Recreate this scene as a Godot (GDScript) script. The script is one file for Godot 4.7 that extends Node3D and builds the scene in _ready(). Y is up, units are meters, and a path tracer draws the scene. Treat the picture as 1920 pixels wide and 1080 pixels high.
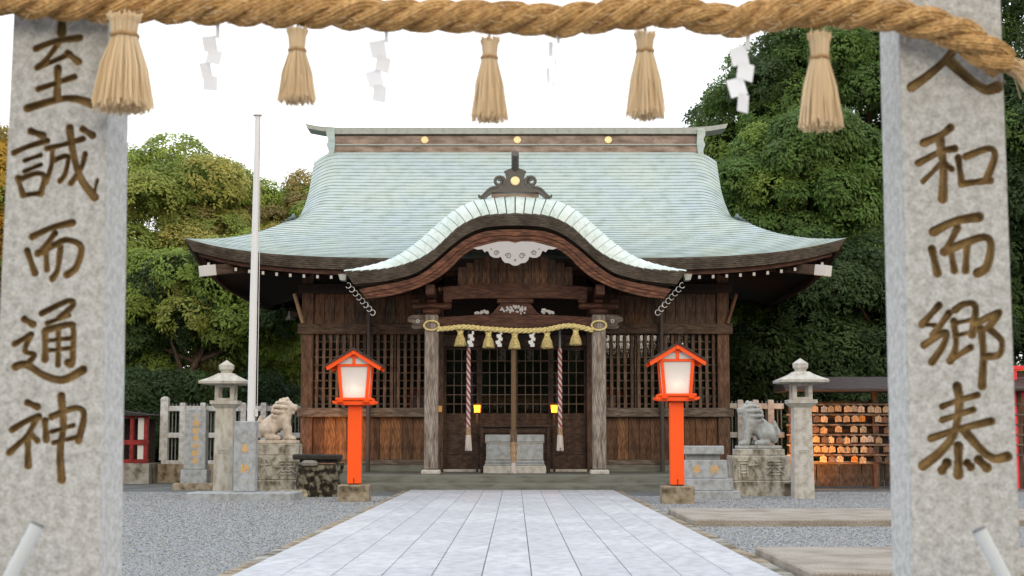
extends Node3D

# A mesh under construction: every face is turned so that its front follows its normal.
class Geo:
	var v := PackedVector3Array()
	var n := PackedVector3Array()
	var c := PackedColorArray()
	var tint := Color.WHITE
	var tinted := false

	func t3(a: Vector3, b: Vector3, d: Vector3, na: Vector3, nb: Vector3, nd: Vector3) -> void:
		if (b - a).cross(d - a).dot(na + nb + nd) > 0.0:
			v.append(a); v.append(d); v.append(b)
			n.append(na); n.append(nd); n.append(nb)
		else:
			v.append(a); v.append(b); v.append(d)
			n.append(na); n.append(nb); n.append(nd)
		if tinted:
			c.append(tint); c.append(tint); c.append(tint)

	func flat3(a: Vector3, b: Vector3, d: Vector3, toward: Vector3) -> void:
		var m := (b - a).cross(d - a).normalized()
		if m.dot(toward) < 0.0:
			m = -m
		t3(a, b, d, m, m, m)

	func quad(a: Vector3, b: Vector3, d: Vector3, e: Vector3, toward: Vector3) -> void:
		flat3(a, b, d, toward)
		flat3(a, d, e, toward)

	func box(at: Vector3, size: Vector3, ch := 0.0, turn := Basis()) -> void:
		var h := size * 0.5
		ch = minf(ch, minf(h.x, minf(h.y, h.z)) * 0.6)
		for ax in 3:
			var i := (ax + 1) % 3
			var j := (ax + 2) % 3
			for s in [-1.0, 1.0]:
				var p := []
				for k in [[-1, -1], [1, -1], [1, 1], [-1, 1]]:
					var q := Vector3.ZERO
					q[ax] = s * h[ax]
					q[i] = k[0] * (h[i] - ch)
					q[j] = k[1] * (h[j] - ch)
					p.append(at + turn * q)
				var m := Vector3.ZERO
				m[ax] = s
				quad(p[0], p[1], p[2], p[3], turn * m)
			if ch > 0.0:
				for s in [-1.0, 1.0]:
					for w in [-1.0, 1.0]:
						var p := []
						for k in [[-1, 0], [1, 0], [1, 1], [-1, 1]]:
							var q := Vector3.ZERO
							q[ax] = k[0] * (h[ax] - ch)
							q[i] = s * (h[i] - (ch if k[1] == 1 else 0.0))
							q[j] = w * (h[j] - (0.0 if k[1] == 1 else ch))
							p.append(at + turn * q)
						var m := Vector3.ZERO
						m[i] = s
						m[j] = w
						quad(p[0], p[1], p[2], p[3], turn * m)
		if ch > 0.0:
			for sx in [-1.0, 1.0]:
				for sy in [-1.0, 1.0]:
					for sz in [-1.0, 1.0]:
						var s := Vector3(sx, sy, sz)
						var o := s * (h - Vector3.ONE * ch)
						flat3(at + turn * (o + Vector3(sx * ch, 0, 0)), at + turn * (o + Vector3(0, sy * ch, 0)), at + turn * (o + Vector3(0, 0, sz * ch)), turn * s)

	# A rounded rod along points, with a radius at each.
	func tube(pts: Array, radii: Array, sides := 8, caps := true) -> void:
		var rings := []
		var up := Vector3.UP
		var count := pts.size()
		for i in count:
			var dir: Vector3 = (pts[mini(i + 1, count - 1)] - pts[maxi(i - 1, 0)]).normalized()
			if absf(dir.dot(up)) > 0.95:
				up = Vector3.RIGHT if absf(dir.x) < 0.9 else Vector3.BACK
			var a := dir.cross(up).normalized()
			var b := a.cross(dir).normalized()
			up = b
			var ring := []
			for k in sides:
				var w := TAU * k / sides
				ring.append(a * cos(w) + b * sin(w))
			rings.append(ring)
		for i in count - 1:
			for k in sides:
				var k2 := (k + 1) % sides
				var a0: Vector3 = rings[i][k]
				var a1: Vector3 = rings[i][k2]
				var b0: Vector3 = rings[i + 1][k]
				var b1: Vector3 = rings[i + 1][k2]
				var pa: Vector3 = pts[i]
				var pb: Vector3 = pts[i + 1]
				t3(pa + a0 * radii[i], pa + a1 * radii[i], pb + b1 * radii[i + 1], a0, a1, b1)
				t3(pa + a0 * radii[i], pb + b1 * radii[i + 1], pb + b0 * radii[i + 1], a0, b1, b0)
		if caps:
			for e in [0, count - 1]:
				var o: Vector3 = pts[e]
				var out: Vector3 = (pts[0] - pts[1]).normalized() if e == 0 else (pts[e] - pts[e - 1]).normalized()
				for k in sides:
					flat3(o, o + rings[e][k] * radii[e], o + rings[e][(k + 1) % sides] * radii[e], out)

	# A shape turned round the y axis; profile holds Vector2(radius, height) from the bottom up.
	func lathe(profile: Array, sides: int, at := Vector3.ZERO, smooth := true, turn := Basis()) -> void:
		for i in profile.size() - 1:
			var p: Vector2 = profile[i]
			var q: Vector2 = profile[i + 1]
			var slope := Vector2(q.y - p.y, p.x - q.x).normalized()
			for k in sides:
				var w0 := TAU * k / sides
				var w1 := TAU * (k + 1) / sides
				var d0 := Vector3(cos(w0), 0, sin(w0))
				var d1 := Vector3(cos(w1), 0, sin(w1))
				if not smooth:
					var dm := (d0 + d1).normalized()
					d0 = d0; d1 = d1
					var nm := turn * (dm * slope.x + Vector3.UP * slope.y)
					t3(at + turn * (d0 * p.x + Vector3.UP * p.y), at + turn * (d1 * p.x + Vector3.UP * p.y), at + turn * (d1 * q.x + Vector3.UP * q.y), nm, nm, nm)
					t3(at + turn * (d0 * p.x + Vector3.UP * p.y), at + turn * (d1 * q.x + Vector3.UP * q.y), at + turn * (d0 * q.x + Vector3.UP * q.y), nm, nm, nm)
					continue
				var n0 := turn * (d0 * slope.x + Vector3.UP * slope.y)
				var n1 := turn * (d1 * slope.x + Vector3.UP * slope.y)
				t3(at + turn * (d0 * p.x + Vector3.UP * p.y), at + turn * (d1 * p.x + Vector3.UP * p.y), at + turn * (d1 * q.x + Vector3.UP * q.y), n0, n1, n1)
				t3(at + turn * (d0 * p.x + Vector3.UP * p.y), at + turn * (d1 * q.x + Vector3.UP * q.y), at + turn * (d0 * q.x + Vector3.UP * q.y), n0, n1, n0)

	# An outline in x and y with a thickness from z0 to z1.
	func prism(poly: PackedVector2Array, z0: float, z1: float, xf := Transform3D()) -> void:
		var idx := Geometry2D.triangulate_polygon(poly)
		for i in range(0, idx.size(), 3):
			for s in [[z0, -1.0], [z1, 1.0]]:
				flat3(xf * Vector3(poly[idx[i]].x, poly[idx[i]].y, s[0]), xf * Vector3(poly[idx[i + 1]].x, poly[idx[i + 1]].y, s[0]), xf * Vector3(poly[idx[i + 2]].x, poly[idx[i + 2]].y, s[0]), xf.basis * Vector3(0, 0, s[1] * signf(z1 - z0)))
		var cw := Geometry2D.is_polygon_clockwise(poly)
		for i in poly.size():
			var a := poly[i]
			var b := poly[(i + 1) % poly.size()]
			var o := Vector3(b.y - a.y, a.x - b.x, 0) * (-1.0 if cw else 1.0)
			quad(xf * Vector3(a.x, a.y, z0), xf * Vector3(b.x, b.y, z0), xf * Vector3(b.x, b.y, z1), xf * Vector3(a.x, a.y, z1), xf.basis * o)

	# A smooth sheet through a grid of points; its front looks towards «toward».
	func sheet(rows: Array, toward: Vector3) -> void:
		var h := rows.size()
		var w: int = rows[0].size()
		var nn := []
		for i in h:
			var line := PackedVector3Array()
			for j in w:
				var du: Vector3 = rows[i][mini(j + 1, w - 1)] - rows[i][maxi(j - 1, 0)]
				var dv: Vector3 = rows[mini(i + 1, h - 1)][j] - rows[maxi(i - 1, 0)][j]
				var m := du.cross(dv).normalized()
				line.append(m if m.dot(toward) >= 0.0 else -m)
			nn.append(line)
		for i in h - 1:
			for j in w - 1:
				t3(rows[i][j], rows[i][j + 1], rows[i + 1][j + 1], nn[i][j], nn[i][j + 1], nn[i + 1][j + 1])
				t3(rows[i][j], rows[i + 1][j + 1], rows[i + 1][j], nn[i][j], nn[i + 1][j + 1], nn[i + 1][j])

	# A square tower of sections [half width x, half width z, y], flat sided.
	func stack(sections: Array, at := Vector3.ZERO) -> void:
		for i in sections.size() - 1:
			var p: Array = sections[i]
			var q: Array = sections[i + 1]
			for k in 4:
				var s0: Vector2 = [Vector2(-1, -1), Vector2(1, -1), Vector2(1, 1), Vector2(-1, 1)][k]
				var s1: Vector2 = [Vector2(1, -1), Vector2(1, 1), Vector2(-1, 1), Vector2(-1, -1)][k]
				var out := Vector3(s0.x + s1.x, 0, s0.y + s1.y)
				if absf(p[2] - q[2]) < 0.002:
					out = Vector3.UP if q[0] < p[0] else Vector3.DOWN
				quad(at + Vector3(s0.x * p[0], p[2], s0.y * p[1]), at + Vector3(s1.x * p[0], p[2], s1.y * p[1]), at + Vector3(s1.x * q[0], q[2], s1.y * q[1]), at + Vector3(s0.x * q[0], q[2], s0.y * q[1]), out)
		for e in [[sections[0], Vector3.DOWN], [sections[-1], Vector3.UP]]:
			var p: Array = e[0]
			if p[0] > 0.001:
				quad(at + Vector3(-p[0], p[2], -p[1]), at + Vector3(p[0], p[2], -p[1]), at + Vector3(p[0], p[2], p[1]), at + Vector3(-p[0], p[2], p[1]), e[1])

	func mesh() -> ArrayMesh:
		var a := []
		a.resize(Mesh.ARRAY_MAX)
		a[Mesh.ARRAY_VERTEX] = v
		a[Mesh.ARRAY_NORMAL] = n
		if tinted:
			a[Mesh.ARRAY_COLOR] = c
		var m := ArrayMesh.new()
		m.add_surface_from_arrays(Mesh.PRIMITIVE_TRIANGLES, a)
		return m


var used := {}
var box_cache := {}
var M := {}
var rng := RandomNumberGenerator.new()

# Distance from the camera along the shrine's axis, as a z: the canopy's columns stand at z 0, 27 m away.
func away(d: float) -> float:
	return 27.0 - d

func rnd(a: float, b: float) -> float:
	return rng.randf_range(a, b)

func numbered(called: String) -> String:
	used[called] = used.get(called, -1) + 1
	return called if used[called] == 0 else "%s_%03d" % [called, used[called]]

func tag(o: Node, label: String, category := "", group := "", kind := "") -> Node:
	if label: o.set_meta("label", label)
	if category: o.set_meta("category", category)
	if group: o.set_meta("group", group)
	if kind: o.set_meta("kind", kind)
	return o

func thing(called: String, label: String, category: String, at := Vector3.ZERO, group := "") -> Node3D:
	var o := Node3D.new()
	o.name = numbered(called)
	add_child(o)
	o.position = at
	tag(o, label, category, group)
	return o

func obj(called: String, m: Mesh, mat: Material, parent: Node = self, at := Vector3.ZERO) -> MeshInstance3D:
	var o := MeshInstance3D.new()
	o.mesh = m
	o.material_override = mat
	o.name = numbered(called) if parent == self else called
	parent.add_child(o, true)
	o.position = at
	return o

func box_mesh(size: Vector3, ch := 0.006) -> ArrayMesh:
	var key := "%.3f %.3f %.3f %.3f" % [size.x, size.y, size.z, ch]
	if not box_cache.has(key):
		var g := Geo.new()
		g.box(Vector3.ZERO, size, ch)
		box_cache[key] = g.mesh()
	return box_cache[key]

func bx(called: String, mat: Material, parent: Node, at: Vector3, size: Vector3, ch := 0.006) -> MeshInstance3D:
	return obj(called, box_mesh(size, ch), mat, parent, at)

# A box given by its low and high corners.
func slab(called: String, mat: Material, parent: Node, x0: float, x1: float, y0: float, y1: float, z0: float, z1: float, ch := 0.006) -> MeshInstance3D:
	return bx(called, mat, parent, Vector3(x0 + x1, y0 + y1, z0 + z1) * 0.5, Vector3(absf(x1 - x0), absf(y1 - y0), absf(z1 - z0)), ch)

func lin(r: float, g: float, b: float) -> Color:
	return Color(r, g, b).linear_to_srgb()

func noise_tex(s: int, freq: float, stops: Array, octaves := 4, kind := FastNoiseLite.TYPE_SIMPLEX_SMOOTH, size := 512) -> NoiseTexture2D:
	var f := FastNoiseLite.new()
	f.seed = s
	f.noise_type = kind
	f.frequency = freq
	f.fractal_octaves = octaves
	var t := NoiseTexture2D.new()
	t.width = size
	t.height = size
	t.seamless = true
	t.noise = f
	if stops:
		var r := Gradient.new()
		r.offsets = PackedFloat32Array(stops.map(func(x): return x[0]))
		r.colors = PackedColorArray(stops.map(func(x): return x[1]))
		t.color_ramp = r
	return t

# A material from one colour, a fine pattern that varies it and a coarse one laid over.
func surf(called: String, col: Color, rough: float, fine: Texture2D = null, fine_scale := Vector3.ONE, coarse: Texture2D = null, coarse_scale := Vector3.ONE, relief: Texture2D = null, depth := 0.3, world := true) -> StandardMaterial3D:
	var m := StandardMaterial3D.new()
	m.resource_name = called
	m.albedo_color = col
	m.roughness = rough
	m.metallic_specular = 0.35
	if fine:
		m.albedo_texture = fine
	m.uv1_triplanar = true
	m.uv1_world_triplanar = world
	m.uv1_triplanar_sharpness = 4.0
	m.uv1_scale = fine_scale
	if coarse:
		m.detail_enabled = true
		m.detail_albedo = coarse
		m.detail_blend_mode = BaseMaterial3D.BLEND_MODE_MUL
		m.detail_uv_layer = BaseMaterial3D.DETAIL_UV_2
		m.uv2_triplanar = true
		m.uv2_world_triplanar = world
		m.uv2_scale = coarse_scale
	if relief:
		m.heightmap_enabled = true
		m.heightmap_texture = relief
		m.heightmap_scale = depth
	M[called] = m
	return m

func grey(x: float) -> Color:
	return Color(x, x, x)

func materials() -> void:
	var speck := noise_tex(3, 0.11, [[0.0, grey(0.62)], [0.35, grey(0.85)], [0.6, grey(0.94)], [1.0, grey(1.0)]], 3)
	var blot := noise_tex(5, 0.012, [[0.0, Color(0.80, 0.78, 0.75)], [0.4, Color(0.93, 0.92, 0.90)], [0.7, grey(1.0)], [1.0, grey(1.0)]], 5)
	var stain := noise_tex(9, 0.009, [[0.0, Color(0.42, 0.41, 0.37)], [0.25, Color(0.66, 0.64, 0.6)], [0.5, Color(0.88, 0.87, 0.84)], [0.75, grey(1.0)], [1.0, grey(1.0)]], 6)
	var grain := noise_tex(13, 0.02, [[0.0, Color(0.38, 0.34, 0.31)], [0.45, Color(0.75, 0.72, 0.7)], [0.7, grey(0.95)], [1.0, grey(1.0)]], 5)
	var wear := noise_tex(17, 0.01, [[0.0, Color(0.66, 0.63, 0.6)], [0.45, Color(0.88, 0.86, 0.84)], [0.7, grey(1.0)], [1.0, Color(1.0, 0.95, 0.88)]], 4)
	var bumpy := noise_tex(21, 0.05, [], 5)
	var patina := noise_tex(25, 0.015, [[0.0, Color(0.86, 0.88, 0.85)], [0.4, Color(0.95, 0.97, 0.96)], [0.65, grey(1.0)], [1.0, Color(0.93, 0.96, 1.0)]], 4)
	var fibre := noise_tex(29, 0.03, [[0.0, Color(0.45, 0.38, 0.3)], [0.5, Color(0.85, 0.8, 0.74)], [1.0, grey(1.0)]], 4)
	var grit := noise_tex(33, 0.16, [[0.0, grey(0.35)], [0.5, grey(0.78)], [1.0, grey(1.0)]], 2)

	var soft_speck := noise_tex(53, 0.10, [[0.0, grey(0.76)], [0.4, grey(0.91)], [1.0, grey(1.0)]], 3)
	var mottle := noise_tex(47, 0.02, [[0.0, Color(0.83, 0.83, 0.82)], [0.45, Color(0.94, 0.935, 0.925)], [0.7, grey(1.0)], [1.0, grey(1.0)]], 5)
	surf("granite", lin(0.56, 0.555, 0.535), 0.85, soft_speck, Vector3.ONE * 1.2, mottle, Vector3.ONE * 2.0, bumpy, 0.25)
	surf("ochre", lin(0.40, 0.275, 0.12), 0.8, speck, Vector3.ONE * 2.2, wear, Vector3.ONE * 2.0, bumpy, 0.25)
	surf("blue_granite", lin(0.44, 0.47, 0.50), 0.6, speck, Vector3.ONE * 2.0, blot, Vector3.ONE * 1.1, bumpy, 0.15)
	surf("old_stone", lin(0.62, 0.58, 0.51), 0.9, speck, Vector3.ONE * 1.6, stain, Vector3(1.3, 0.8, 1.3), bumpy, 0.6)
	surf("lantern_stone", lin(0.60, 0.575, 0.51), 0.9, speck, Vector3.ONE * 1.6, blot, Vector3(1.3, 0.6, 1.3), bumpy, 0.5)
	surf("lion_stone", lin(0.74, 0.63, 0.52), 0.85, speck, Vector3.ONE * 2.0, blot, Vector3.ONE * 1.5, bumpy, 0.4)
	surf("grey_lion_stone", lin(0.52, 0.53, 0.51), 0.85, speck, Vector3.ONE * 2.0, blot, Vector3.ONE * 1.5, bumpy, 0.4)
	surf("mossy_stone", lin(0.42, 0.39, 0.33), 0.95, speck, Vector3.ONE * 1.4, noise_tex(43, 0.014, [[0.0, Color(0.18, 0.16, 0.14)], [0.46, Color(0.3, 0.28, 0.25)], [0.56, Color(0.72, 0.7, 0.62)], [1.0, grey(1.0)]], 6), Vector3.ONE * 0.9, bumpy, 0.9)
	surf("lichen", lin(0.62, 0.57, 0.42), 0.95, speck, Vector3.ONE * 2.0, stain, Vector3.ONE * 2.0, bumpy, 0.6)
	surf("tan_stone", lin(0.42, 0.35, 0.26), 0.9, speck, Vector3.ONE * 1.4, stain, Vector3.ONE * 0.9, bumpy, 0.5)
	surf("concrete", lin(0.40, 0.38, 0.34), 0.9, speck, Vector3.ONE * 1.2, stain, Vector3.ONE * 0.6, bumpy, 0.4)
	surf("step_stone", lin(0.22, 0.225, 0.195), 0.85, speck, Vector3.ONE * 1.4, blot, Vector3(0.3, 1.5, 0.6), bumpy, 0.3)
	surf("white_stone", lin(0.62, 0.60, 0.56), 0.8, speck, Vector3.ONE * 1.6, blot, Vector3.ONE * 1.2, bumpy, 0.3)
	surf("walk_concrete", lin(0.38, 0.335, 0.285), 0.9, speck, Vector3.ONE * 0.9, blot, Vector3.ONE * 0.3, bumpy, 0.4)
	for k in 3:
		surf("paver%d" % k, lin([0.53, 0.585, 0.555][k], [0.54, 0.595, 0.57][k], [0.58, 0.63, 0.61][k]), [0.5, 0.55, 0.45][k], soft_speck, Vector3.ONE * 1.3, mottle, Vector3.ONE * 0.7, bumpy, 0.12)
	surf("gravel_ground", lin(0.30, 0.31, 0.31), 0.95, grit, Vector3.ONE * 2.0, blot, Vector3.ONE * 0.16, bumpy, 1.5)
	surf("bedding", lin(0.2, 0.2, 0.19), 0.95, grit, Vector3.ONE * 3.0)
	surf("copper_green", lin(0.435, 0.475, 0.46), 0.5, patina, Vector3(0.35, 0.9, 0.35), noise_tex(37, 0.008, [[0.0, Color(0.93, 0.96, 1.0)], [0.4, Color(0.96, 0.98, 0.99)], [0.6, Color(0.97, 0.99, 0.98)], [1.0, Color(1.0, 0.995, 0.97)]], 4), Vector3(0.12, 0.3, 0.12))
	for k in 3:
		surf("copper_panel%d" % k, lin(0.54 + 0.03 * k, 0.61 + 0.02 * k, 0.58 + 0.02 * k), 0.55, patina, Vector3.ONE * 0.9)
	surf("copper_brown", lin(0.15, 0.125, 0.10), 0.5, grain, Vector3(0.5, 6.0, 2.0), wear, Vector3.ONE * 0.5)
	surf("copper_pale", lin(0.34, 0.34, 0.31), 0.5, patina, Vector3.ONE * 0.8)
	surf("copper_rose", lin(0.34, 0.25, 0.21), 0.5, patina, Vector3.ONE * 0.7, wear, Vector3(0.3, 1.0, 0.3))
	surf("copper_dark", lin(0.10, 0.09, 0.08), 0.45, patina, Vector3.ONE * 1.6)
	surf("gold", lin(0.80, 0.62, 0.34), 0.4).metallic = 0.3
	for k in 3:
		var c: Array = [[0.22, 0.135, 0.092], [0.27, 0.15, 0.092], [0.17, 0.115, 0.088]][k]
		surf("board%d" % k, lin(c[0], c[1], c[2]), 0.7, grain, Vector3(9.0, 0.55, 9.0), wear, Vector3(2.0, 0.5, 2.0), grain, 0.25)
		var w: Array = [[0.25, 0.135, 0.075], [0.18, 0.10, 0.062], [0.33, 0.18, 0.09]][k]
		surf("warm_board%d" % k, lin(w[0], w[1], w[2]), 0.7, grain, Vector3(8.0, 0.5, 8.0), wear, Vector3(1.6, 0.5, 1.6), grain, 0.25)
	surf("slat_wood", lin(0.25, 0.175, 0.13), 0.7, grain, Vector3(9.0, 0.6, 9.0), wear, Vector3(2.0, 0.5, 2.0))
	surf("beam_wood", lin(0.17, 0.12, 0.09), 0.7, grain, Vector3(0.5, 9.0, 9.0), wear, Vector3(0.5, 2.0, 2.0), grain, 0.25)
	surf("red_beam", lin(0.14, 0.062, 0.04), 0.65, grain, Vector3(0.4, 8.0, 8.0), wear, Vector3(0.5, 2.0, 2.0), grain, 0.25)
	surf("barge_wood", lin(0.22, 0.09, 0.05), 0.55, grain, Vector3(0.35, 3.0, 3.0), wear, Vector3(0.6, 1.2, 0.6))
	surf("grey_column", lin(0.47, 0.43, 0.40), 0.8, grain, Vector3(9.0, 0.4, 9.0), wear, Vector3(2.0, 0.35, 2.0), grain, 0.3)
	surf("grey_beam", lin(0.27, 0.23, 0.20), 0.8, grain, Vector3(0.4, 9.0, 9.0), wear, Vector3(0.4, 2.0, 2.0), grain, 0.3)
	surf("carving_grey", lin(0.42, 0.40, 0.40), 0.75)
	surf("door_wood", lin(0.11, 0.072, 0.055), 0.6, grain, Vector3(0.5, 9.0, 9.0), wear, Vector3.ONE)
	surf("lattice_wood", lin(0.21, 0.155, 0.12), 0.6, grain, Vector3(9.0, 0.5, 9.0))
	surf("bright_red", lin(0.72, 0.03, 0.04), 0.45)
	surf("panel_wood", lin(0.085, 0.072, 0.062), 0.75, grain, Vector3(8.0, 0.6, 8.0), wear, Vector3.ONE)
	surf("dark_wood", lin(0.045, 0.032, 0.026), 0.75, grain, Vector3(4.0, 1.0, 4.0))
	surf("dark_slate", lin(0.055, 0.05, 0.045), 0.8, grain, Vector3(1.0, 5.0, 5.0))
	surf("rack_roof", lin(0.075, 0.058, 0.055), 0.6, grain, Vector3(0.3, 5.0, 5.0))
	surf("vermilion", lin(0.88, 0.088, 0.006), 0.42)
	surf("deep_red", lin(0.26, 0.022, 0.02), 0.5, wear, Vector3.ONE * 0.8)
	surf("white_paint", lin(0.55, 0.53, 0.50), 0.7)
	surf("fence_stone", lin(0.70, 0.71, 0.71), 0.85, speck, Vector3.ONE * 2.0, blot, Vector3.ONE * 1.3)
	surf("fence_bar", lin(0.2, 0.2, 0.21), 0.6)
	surf("pole_white", lin(0.62, 0.62, 0.62), 0.35)
	surf("steel", lin(0.62, 0.62, 0.6), 0.35).metallic = 0.5
	surf("pipe_grey", lin(0.48, 0.50, 0.50), 0.45)
	surf("downpipe", lin(0.06, 0.05, 0.045), 0.5)
	surf("rope_straw", lin(0.86, 0.60, 0.29), 0.9, fibre, Vector3(3.0, 12.0, 12.0), wear, Vector3.ONE * 3.0, grain, 0.3)
	surf("straw", lin(0.94, 0.79, 0.56), 0.85)
	M.straw.backlight_enabled = true
	M.straw.backlight = lin(0.9, 0.78, 0.58)
	surf("straw_tie", lin(0.36, 0.22, 0.10), 0.9)
	surf("new_straw", lin(0.80, 0.69, 0.33), 0.85, wear, Vector3(3.0, 8.0, 8.0))
	surf("paper", lin(0.85, 0.85, 0.85), 0.8)
	M.paper.backlight_enabled = true
	M.paper.backlight = lin(0.95, 0.95, 0.97)
	surf("lamp_paper", lin(0.78, 0.78, 0.76), 0.6)
	M.lamp_paper.backlight_enabled = true
	M.lamp_paper.backlight = lin(0.85, 0.85, 0.85)
	surf("cord_red", lin(0.27, 0.06, 0.07), 0.8)
	surf("cord_white", lin(0.55, 0.49, 0.45), 0.85)
	surf("cord_brown", lin(0.22, 0.16, 0.10), 0.9, fibre, Vector3.ONE * 8.0)
	surf("pale_wood", lin(0.52, 0.36, 0.22), 0.7, grain, Vector3(9.0, 0.8, 9.0))
	surf("gilt_paint", lin(0.62, 0.36, 0.10), 0.7)
	surf("grey_ink", lin(0.16, 0.15, 0.14), 0.8)
	surf("trunk_bark", lin(0.15, 0.11, 0.08), 0.95, grain, Vector3(3.0, 0.5, 3.0), wear, Vector3.ONE)
	var gl := surf("glass", Color(0.03, 0.035, 0.035, 0.22), 0.04)
	gl.transparency = BaseMaterial3D.TRANSPARENCY_ALPHA
	gl.metallic_specular = 0.5
	var leaf := StandardMaterial3D.new()
	leaf.resource_name = "leaf"
	leaf.vertex_color_use_as_albedo = true
	leaf.roughness = 0.55
	leaf.metallic_specular = 0.3
	leaf.backlight_enabled = true
	leaf.backlight = lin(0.85, 0.9, 0.45)
	M["leaf"] = leaf
	var peb := StandardMaterial3D.new()
	peb.resource_name = "pebble"
	peb.vertex_color_use_as_albedo = true
	peb.roughness = 0.85
	M["pebble"] = peb

func glow(called: String, col: Color, energy: float) -> StandardMaterial3D:
	var m := StandardMaterial3D.new()
	m.resource_name = called
	m.albedo_color = col
	m.emission_enabled = true
	m.emission = col
	m.emission_energy_multiplier = energy
	M[called] = m
	return m

func lamp_light(parent: Node, at: Vector3, col: Color, energy: float, size := 0.05) -> void:
	var l := OmniLight3D.new()
	l.name = "lamp_light"
	l.light_color = col
	l.light_energy = energy
	l.light_size = size
	l.omni_range = 12.0
	l.omni_attenuation = 2.0
	l.shadow_enabled = true
	parent.add_child(l, true)
	l.position = at

# A smooth line through points (Catmull-Rom), sampled so many times between each two.
func smooth(pts: Array, each := 6) -> Array:
	var out := []
	for i in pts.size() - 1:
		var p0 = pts[maxi(i - 1, 0)]
		var p1 = pts[i]
		var p2 = pts[i + 1]
		var p3 = pts[mini(i + 2, pts.size() - 1)]
		for k in each:
			out.append(p1.cubic_interpolate(p2, p0, p3, float(k) / each))
	out.append(pts[-1])
	return out

# Points spaced evenly along a line.
func even(pts: Array, count: int) -> Array:
	var len := [0.0]
	for i in pts.size() - 1:
		len.append(len[-1] + pts[i].distance_to(pts[i + 1]))
	var out := []
	var k := 0
	for i in count:
		var want: float = len[-1] * i / (count - 1)
		while k < pts.size() - 2 and len[k + 1] < want:
			k += 1
		out.append(pts[k].lerp(pts[k + 1], clampf((want - len[k]) / maxf(len[k + 1] - len[k], 1e-6), 0, 1)))
	return out

func mirrored(half: Array) -> Array:
	var out := half.duplicate()
	for i in range(half.size() - 2, -1, -1):
		out.append(Vector2(-half[i].x, half[i].y))
	return out

# A twisted rope: strands wound round a line, each its own part.
func twisted(parent: Node, pts: Array, radius: float, strands: int, pitch: float, mats: Array, called := "strand", sides := 8, rough := 0.0, yarns := 0) -> void:
	var total := 0.0
	for i in pts.size() - 1:
		total += pts[i].distance_to(pts[i + 1])
	var count := int(total / pitch * 14.0) + 2
	var line := even(pts, count)
	for s in strands:
		var way := []
		var rad := []
		for i in count:
			var dir: Vector3 = (line[mini(i + 1, count - 1)] - line[maxi(i - 1, 0)]).normalized()
			var a := dir.cross(Vector3.BACK if absf(dir.z) < 0.9 else Vector3.UP).normalized()
			var b := a.cross(dir)
			var w := TAU * (float(s) / strands + total * i / (count - 1) / pitch)
			way.append(line[i] + (a * cos(w) + b * sin(w)) * radius * 0.57)
			rad.append(radius * 0.53 * (1.0 + rough * sin(i * 1.7 + s * 2.0) + rnd(-rough, rough)))
		var g := Geo.new()
		g.tube(way, rad, sides)
		if yarns > 0:
			for y in yarns:
				var thread := []
				var thick := []
				for i in count:
					var dir: Vector3 = (way[mini(i + 1, count - 1)] - way[maxi(i - 1, 0)]).normalized()
					var a := dir.cross(Vector3.BACK if absf(dir.z) < 0.9 else Vector3.UP).normalized()
					var b := a.cross(dir)
					var w := TAU * (float(y) / yarns + 0.25 * sin(y * 7.0) / yarns) + total * i / (count - 1) / pitch * 1.2
					thread.append(way[i] + (a * cos(w) + b * sin(w)) * rad[i] * (0.93 + 0.06 * sin(i * 0.9 + y * 3.1)))
					thick.append(radius * 0.53 * 2.3 / yarns * (1.0 + 0.25 * sin(i * 0.37 + y)))
				g.tube(thread, thick, 5)
		obj(called, g.mesh(), mats[s % mats.size()], parent)

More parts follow.
